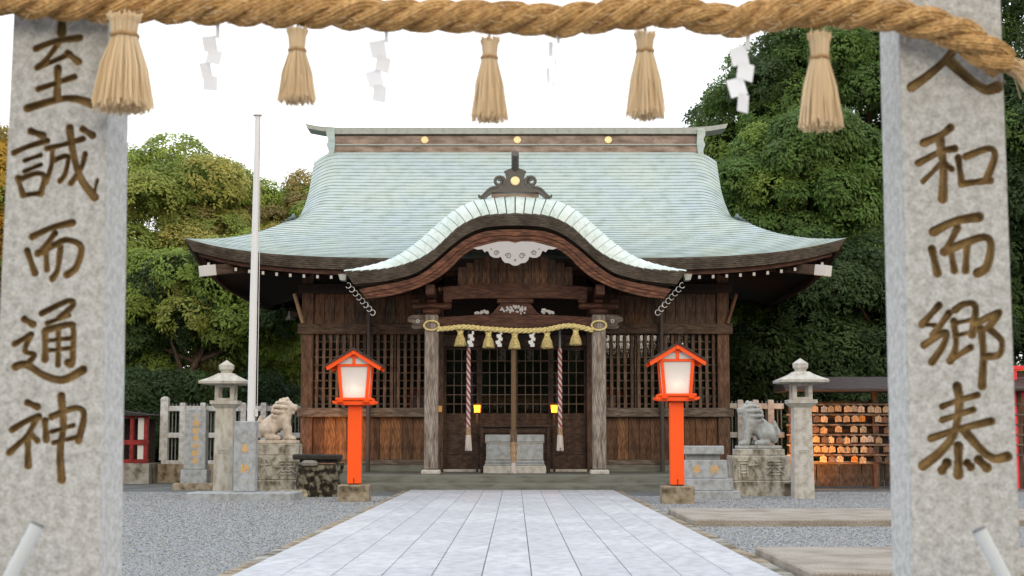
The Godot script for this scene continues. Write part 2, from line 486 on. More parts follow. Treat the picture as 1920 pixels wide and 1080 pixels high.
# A body from tapered bones melted together, meshed as surface nets. Each bone: [from, to, radius, radius, softness].
func body_mesh(bones: Array, lo: Vector3, hi: Vector3, cell: float) -> ArrayMesh:
	var nx := int((hi.x - lo.x) / cell) + 2
	var ny := int((hi.y - lo.y) / cell) + 2
	var nz := int((hi.z - lo.z) / cell) + 2
	var f := PackedFloat32Array()
	f.resize(nx * ny * nz)
	f.fill(1.0)
	for bone in bones:
		var a: Vector3 = bone[0]
		var b: Vector3 = bone[1]
		var ra: float = bone[2]
		var rb: float = bone[3]
		var k: float = bone[4]
		var grow := Vector3.ONE * (maxf(ra, rb) + k + cell * 2.0)
		var p0 := ((a.min(b) - grow - lo) / cell).floor()
		var p1 := ((a.max(b) + grow - lo) / cell).ceil()
		var ab := b - a
		var l2 := maxf(ab.length_squared(), 1e-9)
		for iz in range(maxi(0, int(p0.z)), mini(nz, int(p1.z) + 1)):
			for iy in range(maxi(0, int(p0.y)), mini(ny, int(p1.y) + 1)):
				var row := (iz * ny + iy) * nx
				for ix in range(maxi(0, int(p0.x)), mini(nx, int(p1.x) + 1)):
					var p := lo + Vector3(ix, iy, iz) * cell
					var t := clampf((p - a).dot(ab) / l2, 0.0, 1.0)
					var d := p.distance_to(a + ab * t) - lerpf(ra, rb, t)
					var o := f[row + ix]
					var h := maxf(k - absf(o - d), 0.0)
					f[row + ix] = minf(o, d) - h * h * 0.25 / k
	var id := {}
	var vs := PackedVector3Array()
	var step := [1, nx, nx * ny]
	for iz in nz - 1:
		for iy in ny - 1:
			for ix in nx - 1:
				var at := (iz * ny + iy) * nx + ix
				var inside := 0
				for k in 8:
					if f[at + (k & 1) + ((k >> 1) & 1) * nx + (k >> 2) * nx * ny] < 0.0:
						inside += 1
				if inside == 0 or inside == 8:
					continue
				var sum := Vector3.ZERO
				var hits := 0
				for ax in 3:
					for k in 4:
						var off := Vector3.ZERO
						off[(ax + 1) % 3] = k & 1
						off[(ax + 2) % 3] = k >> 1
						var i0: int = at + int(off.x) + int(off.y) * nx + int(off.z) * nx * ny
						var f0 := f[i0]
						var f1 := f[i0 + step[ax]]
						if (f0 < 0.0) != (f1 < 0.0):
							off[ax] = f0 / (f0 - f1)
							sum += off
							hits += 1
				id[at] = vs.size()
				vs.append(lo + (Vector3(ix, iy, iz) + sum / hits) * cell)
	var idx := PackedInt32Array()
	for at in id:
		var ix: int = at % nx
		var iy: int = (at / nx) % ny
		var iz: int = at / (nx * ny)
		for ax in 3:
			var far: int = at + step[ax]
			var u: int = step[(ax + 1) % 3]
			var w: int = step[(ax + 2) % 3]
			if (f[at] < 0.0) == (f[far] < 0.0) or not (id.has(at - u) and id.has(at - w) and id.has(at - u - w)):
				continue
			var q := [id[at], id[at - u], id[at - u - w], id[at - w]]
			if f[at] >= 0.0:
				q.reverse()
			idx.append_array(PackedInt32Array([q[0], q[2], q[1], q[0], q[3], q[2]]))
	var ns := PackedVector3Array()
	ns.resize(vs.size())
	for i in range(0, idx.size(), 3):
		var m := (vs[idx[i + 2]] - vs[idx[i]]).cross(vs[idx[i + 1]] - vs[idx[i]])
		for k in 3:
			ns[idx[i + k]] += m
	var mid := 0.0
	for i in ns.size():
		ns[i] = ns[i].normalized()
		mid += ns[i].dot(vs[i] - (lo + hi) * 0.5)
	if mid < 0.0:
		for i in ns.size():
			ns[i] = -ns[i]
		for i in range(0, idx.size(), 3):
			var s := idx[i + 1]
			idx[i + 1] = idx[i + 2]
			idx[i + 2] = s
	var arr := []
	arr.resize(Mesh.ARRAY_MAX)
	arr[Mesh.ARRAY_VERTEX] = vs
	arr[Mesh.ARRAY_NORMAL] = ns
	arr[Mesh.ARRAY_INDEX] = idx
	var mesh := ArrayMesh.new()
	mesh.add_surface_from_arrays(Mesh.PRIMITIVE_TRIANGLES, arr)
	return mesh

# carved strokes in millimetres on each pillar's face: width, then x, y pairs
const LEFT_WRITING := [
	[[20, -82, 2233, -20, 2258, 65, 2271], [17, -8, 2248, -44, 2198, -76, 2167], [16, -73, 2167, -18, 2191, 34, 2214], [20, 26, 2217, 64, 2187], [17, -70, 2092, 51, 2134], [22, -6, 2164, -5, 2062], [23, -105, 2025, -13, 2053, 53, 2059, 113, 2041]],
	[[26, 3, 2374, 3, 2290]],
	[[20, -91, 1946, -50, 1931], [17, -146, 1871, -97, 1893, -35, 1912], [12, -109, 1844, -55, 1863], [12, -109, 1807, -54, 1830], [16, -130, 1785, -110, 1725], [16, -119, 1781, -68, 1800, -40, 1788, -51, 1729], [15, -110, 1725, -47, 1733], [16, -34, 1886, 28, 1901, 87, 1919], [15, -15, 1886, -17, 1830, -34, 1770], [15, -11, 1844, 37, 1859, 31, 1800, 14, 1774], [22, 41, 1957, 55, 1874, 83, 1785, 133, 1718], [9, 131, 1733, 140, 1777], [16, 96, 1867, 86, 1822, 51, 1766], [19, 86, 1953, 120, 1931]],
	[[20, -74, 1583, -12, 1613, 60, 1631], [18, 2, 1595, -37, 1540], [18, -90, 1536, -61, 1459], [20, -54, 1526, -1, 1554, 43, 1572, 92, 1549, 78, 1481, 47, 1454], [16, -27, 1536, -21, 1472], [18, 22, 1545, 15, 1472, -2, 1441]],
	[[19, -92, 1304, -62, 1286], [17, -122, 1220, -68, 1252], [16, -68, 1249, -87, 1198, -55, 1184, -73, 1158], [23, -116, 1144, -80, 1151, -20, 1115, 45, 1100, 110, 1133], [17, -34, 1323, 52, 1365, 71, 1352, 26, 1308], [13, -15, 1290, 57, 1317], [19, -21, 1264, -18, 1169], [19, -14, 1268, 62, 1286, 74, 1268, 73, 1158, 58, 1158], [16, 24, 1275, 26, 1151], [12, -13, 1231, 63, 1239], [12, -12, 1198, 64, 1206]],
	[[19, -72, 1024, -39, 1010], [19, -120, 934, -73, 963, -34, 977], [17, -38, 974, -72, 912, -128, 858], [20, -68, 912, -63, 815], [16, -54, 916, -35, 898], [19, -12, 963, -5, 901], [19, 9, 977, 88, 1006, 118, 984, 102, 898], [12, 11, 927, 83, 948], [13, 19, 891, 98, 909], [22, 40, 1046, 50, 948, 42, 862, 50, 769]]]
const RIGHT_WRITING := [
	[[26, 34, 2259, -15, 2196, -78, 2140, -138, 2097], [32, -7, 2188, 61, 2124, 114, 2089, 153, 2097]],
	[[23, -10, 1957, -42, 1931, -101, 1904], [20, -122, 1834, -47, 1873, 3, 1884], [26, -46, 1912, -37, 1818, -43, 1713], [14, -49, 1830, -108, 1771], [17, -29, 1830, -10, 1814], [20, 14, 1853, 23, 1763], [21, 41, 1857, 119, 1884, 138, 1857, 108, 1779], [21, 23, 1763, 119, 1775]],
	[[27, -77, 1599, -4, 1635, 77, 1649], [21, 4, 1613, -39, 1531], [23, -84, 1540, -68, 1459], [25, -43, 1531, 20, 1558, 93, 1581, 115, 1554, 99, 1481, 67, 1459], [20, -21, 1536, -11, 1468], [21, 34, 1549, 27, 1468]],
	[[20, -66, 1350, -125, 1285], [12, -125, 1285, -83, 1283], [20, -33, 1323, -88, 1250], [20, -120, 1216, -46, 1260, -55, 1216, -95, 1159], [20, -13, 1334, 18, 1354, 56, 1346, 42, 1250], [20, -18, 1296, -13, 1216, -34, 1163], [12, -3, 1292, 39, 1300], [12, -4, 1250, 38, 1258], [18, -33, 1166, 36, 1208], [20, 66, 1292, 136, 1327, 96, 1273], [20, 96, 1273, 140, 1231, 131, 1185, 96, 1178], [23, 73, 1269, 78, 1185, 70, 1079]],
	[[26, -13, 1078, -7, 1018, -29, 920, -76, 860, -134, 815], [17, -65, 1011, -26, 1026, 54, 1049], [17, -66, 966, 38, 1000], [21, -105, 905, -14, 935, 97, 962], [26, 9, 928, 60, 868, 104, 838, 146, 845], [27, -15, 879, -18, 785], [26, -71, 800, -55, 823], [23, 13, 823, 24, 811], [26, 51, 834, 77, 808]]]

# Brush strokes of small lettering in a square of 100 units, y downwards.
const HO := [[20, 18, 80, 18], [28, 32, 72, 32], [10, 48, 90, 46], [52, 4, 48, 40, 12, 78], [55, 46, 92, 76], [32, 66, 70, 66], [26, 80, 76, 80], [51, 56, 51, 98]]
const NO := [[30, 5, 14, 24], [14, 24, 32, 26], [36, 18, 16, 44], [16, 44, 36, 42], [26, 44, 26, 95], [14, 60, 8, 80], [36, 58, 42, 74], [52, 28, 52, 96], [52, 28, 92, 28], [92, 28, 92, 94, 84, 90], [72, 8, 72, 30, 56, 66], [72, 36, 88, 64]]
const KEN := [[8, 16, 52, 16], [30, 4, 30, 28], [12, 28, 12, 96], [12, 28, 50, 28], [50, 28, 50, 92], [22, 40, 28, 52], [40, 40, 34, 52], [20, 58, 42, 58], [20, 72, 42, 72], [31, 52, 31, 92], [56, 38, 98, 34], [76, 6, 74, 50, 54, 94], [76, 44, 98, 92], [86, 12, 94, 24]]
const MON := [[50, 20, 72, 28, 80, 50, 72, 72, 50, 80, 28, 72, 20, 50, 28, 28, 50, 20], [50, 40, 50, 60], [40, 50, 60, 50]]

# One character as a part: strokes standing proud of a face that looks towards +z. «at» is its middle.
func character(parent: Node, strokes: Array, at: Vector3, size: Vector2, width: float, high: float, mat: Material) -> void:
	var g := Geo.new()
	for s in strokes:
		for i in range(0, s.size() - 2, 2):
			var a := Vector3((s[i] - 50) * 0.01 * size.x, (50 - s[i + 1]) * 0.01 * size.y, 0)
			var b := Vector3((s[i + 2] - 50) * 0.01 * size.x, (50 - s[i + 3]) * 0.01 * size.y, 0)
			var way := b - a
			g.box((a + b) * 0.5, Vector3(way.length() + width * 0.7, width, high * 2.0 * rnd(0.9, 1.1)), width * 0.3, Basis(Vector3.BACK, atan2(way.y, way.x)))
	obj("character", g.mesh(), mat, parent, at)

func make_world() -> void:
	var cam := Camera3D.new()
	cam.name = "camera"
	add_child(cam)
	cam.position = Vector3(0, 0.9, 27)
	cam.rotation = Vector3(atan(285.0 / 2800.0), 6.0 / 2800.0, 0)
	var lens := CameraAttributesPhysical.new()
	lens.frustum_focal_length = 12.0 * 2800.0 / 540.0
	lens.frustum_focus_distance = 26.5
	lens.frustum_near = 0.1
	lens.frustum_far = 500.0
	lens.exposure_aperture = 5.6
	cam.attributes = lens
	cam.fov = rad_to_deg(2.0 * atan(540.0 / 2800.0))
	cam.near = 0.1
	cam.far = 500.0
	cam.current = true

	var env := Environment.new()
	env.background_mode = Environment.BG_SKY
	var sky_mat := ProceduralSkyMaterial.new()
	sky_mat.sky_top_color = Color(0.93, 0.96, 1.0)
	sky_mat.sky_horizon_color = Color(1.0, 0.985, 0.96)
	sky_mat.sky_curve = 0.15
	sky_mat.ground_bottom_color = Color(0.3, 0.3, 0.28)
	sky_mat.ground_horizon_color = Color(0.6, 0.6, 0.58)
	var sky := Sky.new()
	sky.sky_material = sky_mat
	env.sky = sky
	env.background_energy_multiplier = 1.0
	env.tonemap_mode = Environment.TONE_MAPPER_LINEAR
	env.tonemap_exposure = 2.0
	env.sdfgi_enabled = true
	env.ssao_enabled = true
	env.ssil_enabled = true
	var we := WorldEnvironment.new()
	we.name = "world_environment"
	we.environment = env
	add_child(we)

	var sun := DirectionalLight3D.new()
	sun.name = "sun"
	sun.light_color = Color(1.0, 0.95, 0.87)
	sun.light_energy = 0.3
	sun.light_angular_distance = 40.0
	sun.shadow_enabled = true
	add_child(sun)
	sun.look_at_from_position(Vector3(8, 9.0, 27), Vector3.ZERO)

func make_ground() -> void:
	var g := Geo.new()
	g.quad(Vector3(-150, 0, -160), Vector3(150, 0, -160), Vector3(150, 0, 60), Vector3(-150, 0, 60), Vector3.UP)
	tag(obj("ground", g.mesh(), M.gravel_ground), "", "", "", "structure")

	# the paved approach: eleven stones across
	var px := -0.055
	var half := 1.766
	var path := Node3D.new()
	path.name = "path"
	add_child(path)
	tag(path, "", "", "", "structure")
	slab("bedding", M.bedding, path, px - half, px + half, -0.05, 0.02, 0.75, 30.0, 0.0)
	var w := half * 2.0 / 11.0
	var l := 0.69
	var stones := []
	for k in 4:
		stones.append(box_mesh(Vector3(w - 0.006, 0.03 + 0.0008 * k, l - 0.004), 0.002))
	var rest := Geo.new()
	rng.seed = 11
	for r in 42:
		for k in 11:
			var at := Vector3(px - half + w * (k + 0.5), 0.02, 0.76 + l * (r + 0.5))
			if r < 27:
				obj("paving_stone", stones[rng.randi() % 4], M["paver%d" % (rng.randi() % 3)], path, at)
			else:
				rest.box(at, Vector3(w - 0.009, 0.031, l - 0.007), 0.004)
	tag(obj("paving_behind", rest.mesh(), M.paver0, path), "", "", "", "stuff")
	# edging stones along both sides
	for s in [-1.0, 1.0]:
		var z := 0.9
		while z < 24.0:
			var n := rnd(0.55, 0.95)
			slab("edging_stone", M.tan_stone if rng.randf() < 0.6 else M.concrete, path, px + s * (half + 0.008), px + s * (half + 0.125), -0.05, rnd(0.018, 0.03), z, z + n - 0.012, 0.008)
			z += n

	# concrete walks that leave the path to the right
	for d in [[15.75, 18.35], [9.5, 11.75]]:
		var o := slab("walkway", M.walk_concrete, self, 1.86, 22.0, -0.05, 0.075, away(d[1]), away(d[0]), 0.012)
		tag(o, "", "", "", "structure")
		o.name = numbered("walkway")

	# loose gravel
	rng.seed = 23
	var pm := Geo.new()
	var top := []
	for k in 5:
		top.append(Vector3(cos(TAU * k / 5.0) * rnd(0.8, 1.2), rnd(-0.1, 0.15), sin(TAU * k / 5.0) * rnd(0.8, 1.2)))
	for k in 5:
		pm.flat3(top[k], top[(k + 1) % 5], Vector3(0.1, 0.75, -0.1), Vector3.UP)
		pm.flat3(top[k], top[(k + 1) % 5], Vector3(0, -0.6, 0), Vector3.DOWN)
	var mm := MultiMesh.new()
	mm.transform_format = MultiMesh.TRANSFORM_3D
	mm.use_colors = true
	mm.mesh = pm.mesh()
	var where := []
	var tints := []
	var tries := 0
	while where.size() < 260000 and tries < 900000:
		tries += 1
		var d := 8.6 + 17.5 * pow(rng.randf(), 1.5)
		var span := d * 0.36 + 0.4
		var x := rnd(-span, span)
		if absf(x - px) < half + 0.1:
			continue
		if x > 0 and ((d > 15.7 and d < 18.4) or (d > 9.45 and d < 11.8)):
			continue
		if d > 24.3 and absf(x) < 4.5:
			continue
		var size := rnd(0.005, 0.0098) * (1.0 + d * 0.012)
		var b := Basis(Vector3.UP, rnd(0, TAU)).rotated(Vector3.RIGHT, rnd(-0.5, 0.5)).scaled(Vector3(size, size * 0.8, size))
		where.append(Transform3D(b, Vector3(x, size * 0.3, away(d))))
		var t := rnd(0.15, 0.33)
		var warm := rnd(-0.03, 0.035)
		tints.append(Color(t + warm, t + 0.008, t - warm + 0.015))
	mm.instance_count = where.size()
	for i in where.size():
		mm.set_instance_transform(i, where[i])
		mm.set_instance_color(i, tints[i])
	var mi := MultiMeshInstance3D.new()
	mi.name = "gravel"
	mi.multimesh = mm
	mi.material_override = M.pebble
	add_child(mi)
	tag(mi, "loose grey gravel covering the courtyard on both sides of the path", "gravel", "", "stuff")

var leaf_cluster: Array[ArrayMesh] = []

func make_leaves() -> void:
	rng.seed = 71
	for k in 3:
		var g := Geo.new()
		for i in 18:
			var dir := Vector3(rnd(-1, 1), rnd(-0.3, 0.4), rnd(-1, 1)).normalized()
			var at := dir * rnd(0.03, 0.19)
			var axis := (dir * Vector3(1, 0.4, 1) + Vector3(rnd(-1, 1), rnd(-0.7, 0.25), rnd(-1, 1)) * 0.7).normalized()
			var side := axis.cross(Vector3(rnd(-0.45, 0.45), 1, rnd(-0.45, 0.45))).normalized()
			var lf := rnd(0.09, 0.15)
			var wd := lf * rnd(0.2, 0.28)
			var up := side.cross(axis).normalized()
			if up.y < 0: up = -up
			var mid := at + axis * lf * 0.45
			g.flat3(at, mid + side * wd - up * 0.008, at + axis * lf, up)
			g.flat3(at, mid - side * wd - up * 0.008, at + axis * lf, up)
		leaf_cluster.append(g.mesh())

# A tree with a trunk, limbs and a crown of leaf clumps. crown: [centre (from the foot), radii, clumps]; hues: linear colours.
func tree(called: String, label: String, group: String, foot: Vector3, trunk_r: float, lean: Vector3, crowns: Array, hues: Array, s: int, clump := 0.85, category := "tree", per := 125, leaf_size := 0.8) -> Node3D:
	rng.seed = s
	var t := thing(called, label, category, foot, group)
	var g := Geo.new()
	var main: Vector3 = crowns[0][0]
	var pts := []
	var rad := []
	for i in 9:
		var u := i / 8.0
		pts.append(Vector3(main.x * u * u, main.y * u, main.z * u * u) + lean * sin(u * PI) + Vector3(rnd(-0.06, 0.06), -0.15 if i == 0 else 0.0, rnd(-0.06, 0.06)))
		rad.append(trunk_r * (1.25 if i == 0 else 1.0) * (1.0 - 0.8 * u))
	g.tube(pts, rad, 10)
	var blobs := []
	for c in crowns:
		var ctr: Vector3 = c[0]
		var r: Vector3 = c[1]
		for k in int(c[2]):
			var dir := Vector3(rnd(-1, 1), rnd(-0.75, 1), rnd(-1, 1))
			while dir.length() > 1.0 or dir.length() < 0.15:
				dir = Vector3(rnd(-1, 1), rnd(-0.75, 1), rnd(-1, 1))
			dir = dir.normalized() * rnd(0.62, 1.0)
			blobs.append([ctr + dir * r, clump * rnd(0.65, 1.3)])
	for k in mini(14, blobs.size()):
		var to: Vector3 = blobs[(k * 7) % blobs.size()][0]
		var from: Vector3 = pts[4 + k % 4]
		g.tube([from, from.lerp(to, 0.5) + Vector3(0, rnd(-0.2, 0.3), 0), to], [trunk_r * 0.4, trunk_r * 0.22, 0.02], 6)
	obj("trunk", g.mesh(), M.trunk_bark, t)
	var lots := [[], [], []]
	for b in blobs:
		var ctr: Vector3 = b[0]
		var r: float = b[1]
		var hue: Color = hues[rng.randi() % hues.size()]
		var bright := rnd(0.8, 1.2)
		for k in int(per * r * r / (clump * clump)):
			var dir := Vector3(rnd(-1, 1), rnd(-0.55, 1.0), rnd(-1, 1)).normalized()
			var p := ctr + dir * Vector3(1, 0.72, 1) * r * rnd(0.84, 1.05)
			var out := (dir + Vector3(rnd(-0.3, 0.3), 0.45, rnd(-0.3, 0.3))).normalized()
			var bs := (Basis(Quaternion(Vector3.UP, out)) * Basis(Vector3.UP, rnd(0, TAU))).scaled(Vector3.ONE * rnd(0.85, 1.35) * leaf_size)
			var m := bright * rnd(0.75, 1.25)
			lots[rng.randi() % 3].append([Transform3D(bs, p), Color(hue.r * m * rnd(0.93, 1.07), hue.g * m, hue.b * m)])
	var crown := Node3D.new()
	crown.name = "crown"
	t.add_child(crown, true)
	for k in 3:
		var mm := MultiMesh.new()
		mm.transform_format = MultiMesh.TRANSFORM_3D
		mm.use_colors = true
		mm.mesh = leaf_cluster[k]
		mm.instance_count = lots[k].size()
		for i in lots[k].size():
			mm.set_instance_transform(i, lots[k][i][0])
			mm.set_instance_color(i, lots[k][i][1])
		var mi := MultiMeshInstance3D.new()
		mi.name = "leaves"
		mi.multimesh = mm
		mi.material_override = M.leaf
		crown.add_child(mi, true)
		mi.set_meta("kind", "stuff")
	return t

func make_trees() -> void:
	make_leaves()
	var olive := [Color(0.34, 0.37, 0.09), Color(0.38, 0.35, 0.10), Color(0.27, 0.33, 0.08), Color(0.33, 0.26, 0.10), Color(0.25, 0.31, 0.08)]
	var lime := [Color(0.37, 0.42, 0.08), Color(0.30, 0.37, 0.08), Color(0.24, 0.32, 0.08)]
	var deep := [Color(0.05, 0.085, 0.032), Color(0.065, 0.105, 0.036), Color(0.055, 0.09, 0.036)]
	var mid := [Color(0.13, 0.21, 0.055), Color(0.16, 0.24, 0.06), Color(0.11, 0.18, 0.05), Color(0.20, 0.27, 0.06)]
	var gold := [Color(0.45, 0.26, 0.03), Color(0.5, 0.32, 0.05), Color(0.3, 0.22, 0.04)]
	var gl := "trees behind the stone fence"
	var gr := "tall trees to the right of the hall"
	tree("camphor_tree", "tall olive and brownish green tree, highest of the trees beside the left pillar", gl, Vector3(-10.2, 0, away(43)), 0.34, Vector3(0.4, 0, 0), [[Vector3(0, 6.7, 0), Vector3(2.5, 2.6, 2.4), 74], [Vector3(-0.6, 3.4, 1.0), Vector3(2.4, 1.6, 2.0), 34]], olive, 101)
	tree("camphor_tree", "rounded yellow-green tree rising just behind the flagpole", gl, Vector3(-7.2, 0, away(45)), 0.3, Vector3(-0.3, 0, 0), [[Vector3(0.2, 6.5, 0), Vector3(2.0, 2.5, 2.2), 60], [Vector3(0.4, 3.3, 0.6), Vector3(2.2, 1.9, 2.0), 34]], olive + lime, 102)
	tree("camphor_tree", "pale green tree touching the left slope of the hall roof", gl, Vector3(-5.4, 0, away(47)), 0.28, Vector3(0.3, 0, 0), [[Vector3(0.1, 6.9, 0), Vector3(2.0, 2.7, 2.0), 66], [Vector3(0, 3.6, 0), Vector3(2.2, 2.0, 2.0), 30]], lime + mid, 103)
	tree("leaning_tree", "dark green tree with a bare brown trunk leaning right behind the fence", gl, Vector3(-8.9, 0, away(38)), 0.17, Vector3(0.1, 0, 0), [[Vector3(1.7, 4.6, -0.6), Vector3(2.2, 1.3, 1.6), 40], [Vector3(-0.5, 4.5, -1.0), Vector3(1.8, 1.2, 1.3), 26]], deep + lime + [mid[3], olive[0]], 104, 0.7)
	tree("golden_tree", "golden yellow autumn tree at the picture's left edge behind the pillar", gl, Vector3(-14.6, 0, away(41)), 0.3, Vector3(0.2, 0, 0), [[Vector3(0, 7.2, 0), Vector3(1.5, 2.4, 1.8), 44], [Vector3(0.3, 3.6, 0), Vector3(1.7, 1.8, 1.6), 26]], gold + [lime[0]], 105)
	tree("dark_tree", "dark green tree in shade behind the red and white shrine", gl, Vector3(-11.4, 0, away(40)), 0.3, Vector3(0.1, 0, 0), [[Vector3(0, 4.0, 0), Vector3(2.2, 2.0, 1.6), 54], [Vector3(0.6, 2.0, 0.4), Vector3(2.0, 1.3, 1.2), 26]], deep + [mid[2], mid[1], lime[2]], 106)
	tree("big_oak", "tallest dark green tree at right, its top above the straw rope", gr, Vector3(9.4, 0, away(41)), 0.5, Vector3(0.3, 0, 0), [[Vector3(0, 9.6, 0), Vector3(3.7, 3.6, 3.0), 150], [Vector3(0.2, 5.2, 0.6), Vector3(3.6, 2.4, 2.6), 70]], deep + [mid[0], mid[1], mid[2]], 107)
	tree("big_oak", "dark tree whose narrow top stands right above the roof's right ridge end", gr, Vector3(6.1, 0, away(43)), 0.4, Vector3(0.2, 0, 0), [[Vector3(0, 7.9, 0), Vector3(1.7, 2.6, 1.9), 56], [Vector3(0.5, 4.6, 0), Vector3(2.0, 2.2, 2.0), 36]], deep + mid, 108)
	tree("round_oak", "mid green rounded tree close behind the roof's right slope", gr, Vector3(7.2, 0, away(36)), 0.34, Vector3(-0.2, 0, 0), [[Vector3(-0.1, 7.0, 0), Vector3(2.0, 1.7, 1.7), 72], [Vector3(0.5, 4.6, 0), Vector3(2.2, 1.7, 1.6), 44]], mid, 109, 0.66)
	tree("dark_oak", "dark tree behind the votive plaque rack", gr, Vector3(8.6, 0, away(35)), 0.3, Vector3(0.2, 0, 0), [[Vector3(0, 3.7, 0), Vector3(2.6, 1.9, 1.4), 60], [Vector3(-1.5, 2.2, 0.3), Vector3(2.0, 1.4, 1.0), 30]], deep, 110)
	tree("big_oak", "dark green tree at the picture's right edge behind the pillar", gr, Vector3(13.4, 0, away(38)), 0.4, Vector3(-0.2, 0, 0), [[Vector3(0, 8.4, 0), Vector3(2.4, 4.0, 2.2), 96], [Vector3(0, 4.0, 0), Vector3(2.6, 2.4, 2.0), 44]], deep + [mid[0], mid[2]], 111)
	var gv := "tall trees behind the viewer"
	for k in 9:
		var x := -14.0 + 6.6 * k
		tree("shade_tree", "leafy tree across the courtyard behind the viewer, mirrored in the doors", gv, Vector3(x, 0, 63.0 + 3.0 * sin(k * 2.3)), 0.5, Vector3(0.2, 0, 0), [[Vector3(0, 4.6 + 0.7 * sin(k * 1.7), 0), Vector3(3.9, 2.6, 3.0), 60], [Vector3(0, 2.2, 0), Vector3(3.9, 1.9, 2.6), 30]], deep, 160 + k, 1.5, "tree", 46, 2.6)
	var gs := "shrubs in the shade behind the fences"
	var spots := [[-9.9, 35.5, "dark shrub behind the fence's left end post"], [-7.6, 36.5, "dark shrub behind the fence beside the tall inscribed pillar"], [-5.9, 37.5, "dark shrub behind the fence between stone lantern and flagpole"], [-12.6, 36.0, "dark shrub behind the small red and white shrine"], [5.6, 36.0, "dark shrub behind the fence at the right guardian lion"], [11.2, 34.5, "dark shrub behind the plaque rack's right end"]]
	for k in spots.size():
		tree("shrub", spots[k][2], gs, Vector3(spots[k][0], 0, away(spots[k][1])), 0.1, Vector3.ZERO, [[Vector3(0, 1.3, 0), Vector3(1.5, 1.2, 0.9), 34]], deep, 130 + k, 0.6, "shrub")

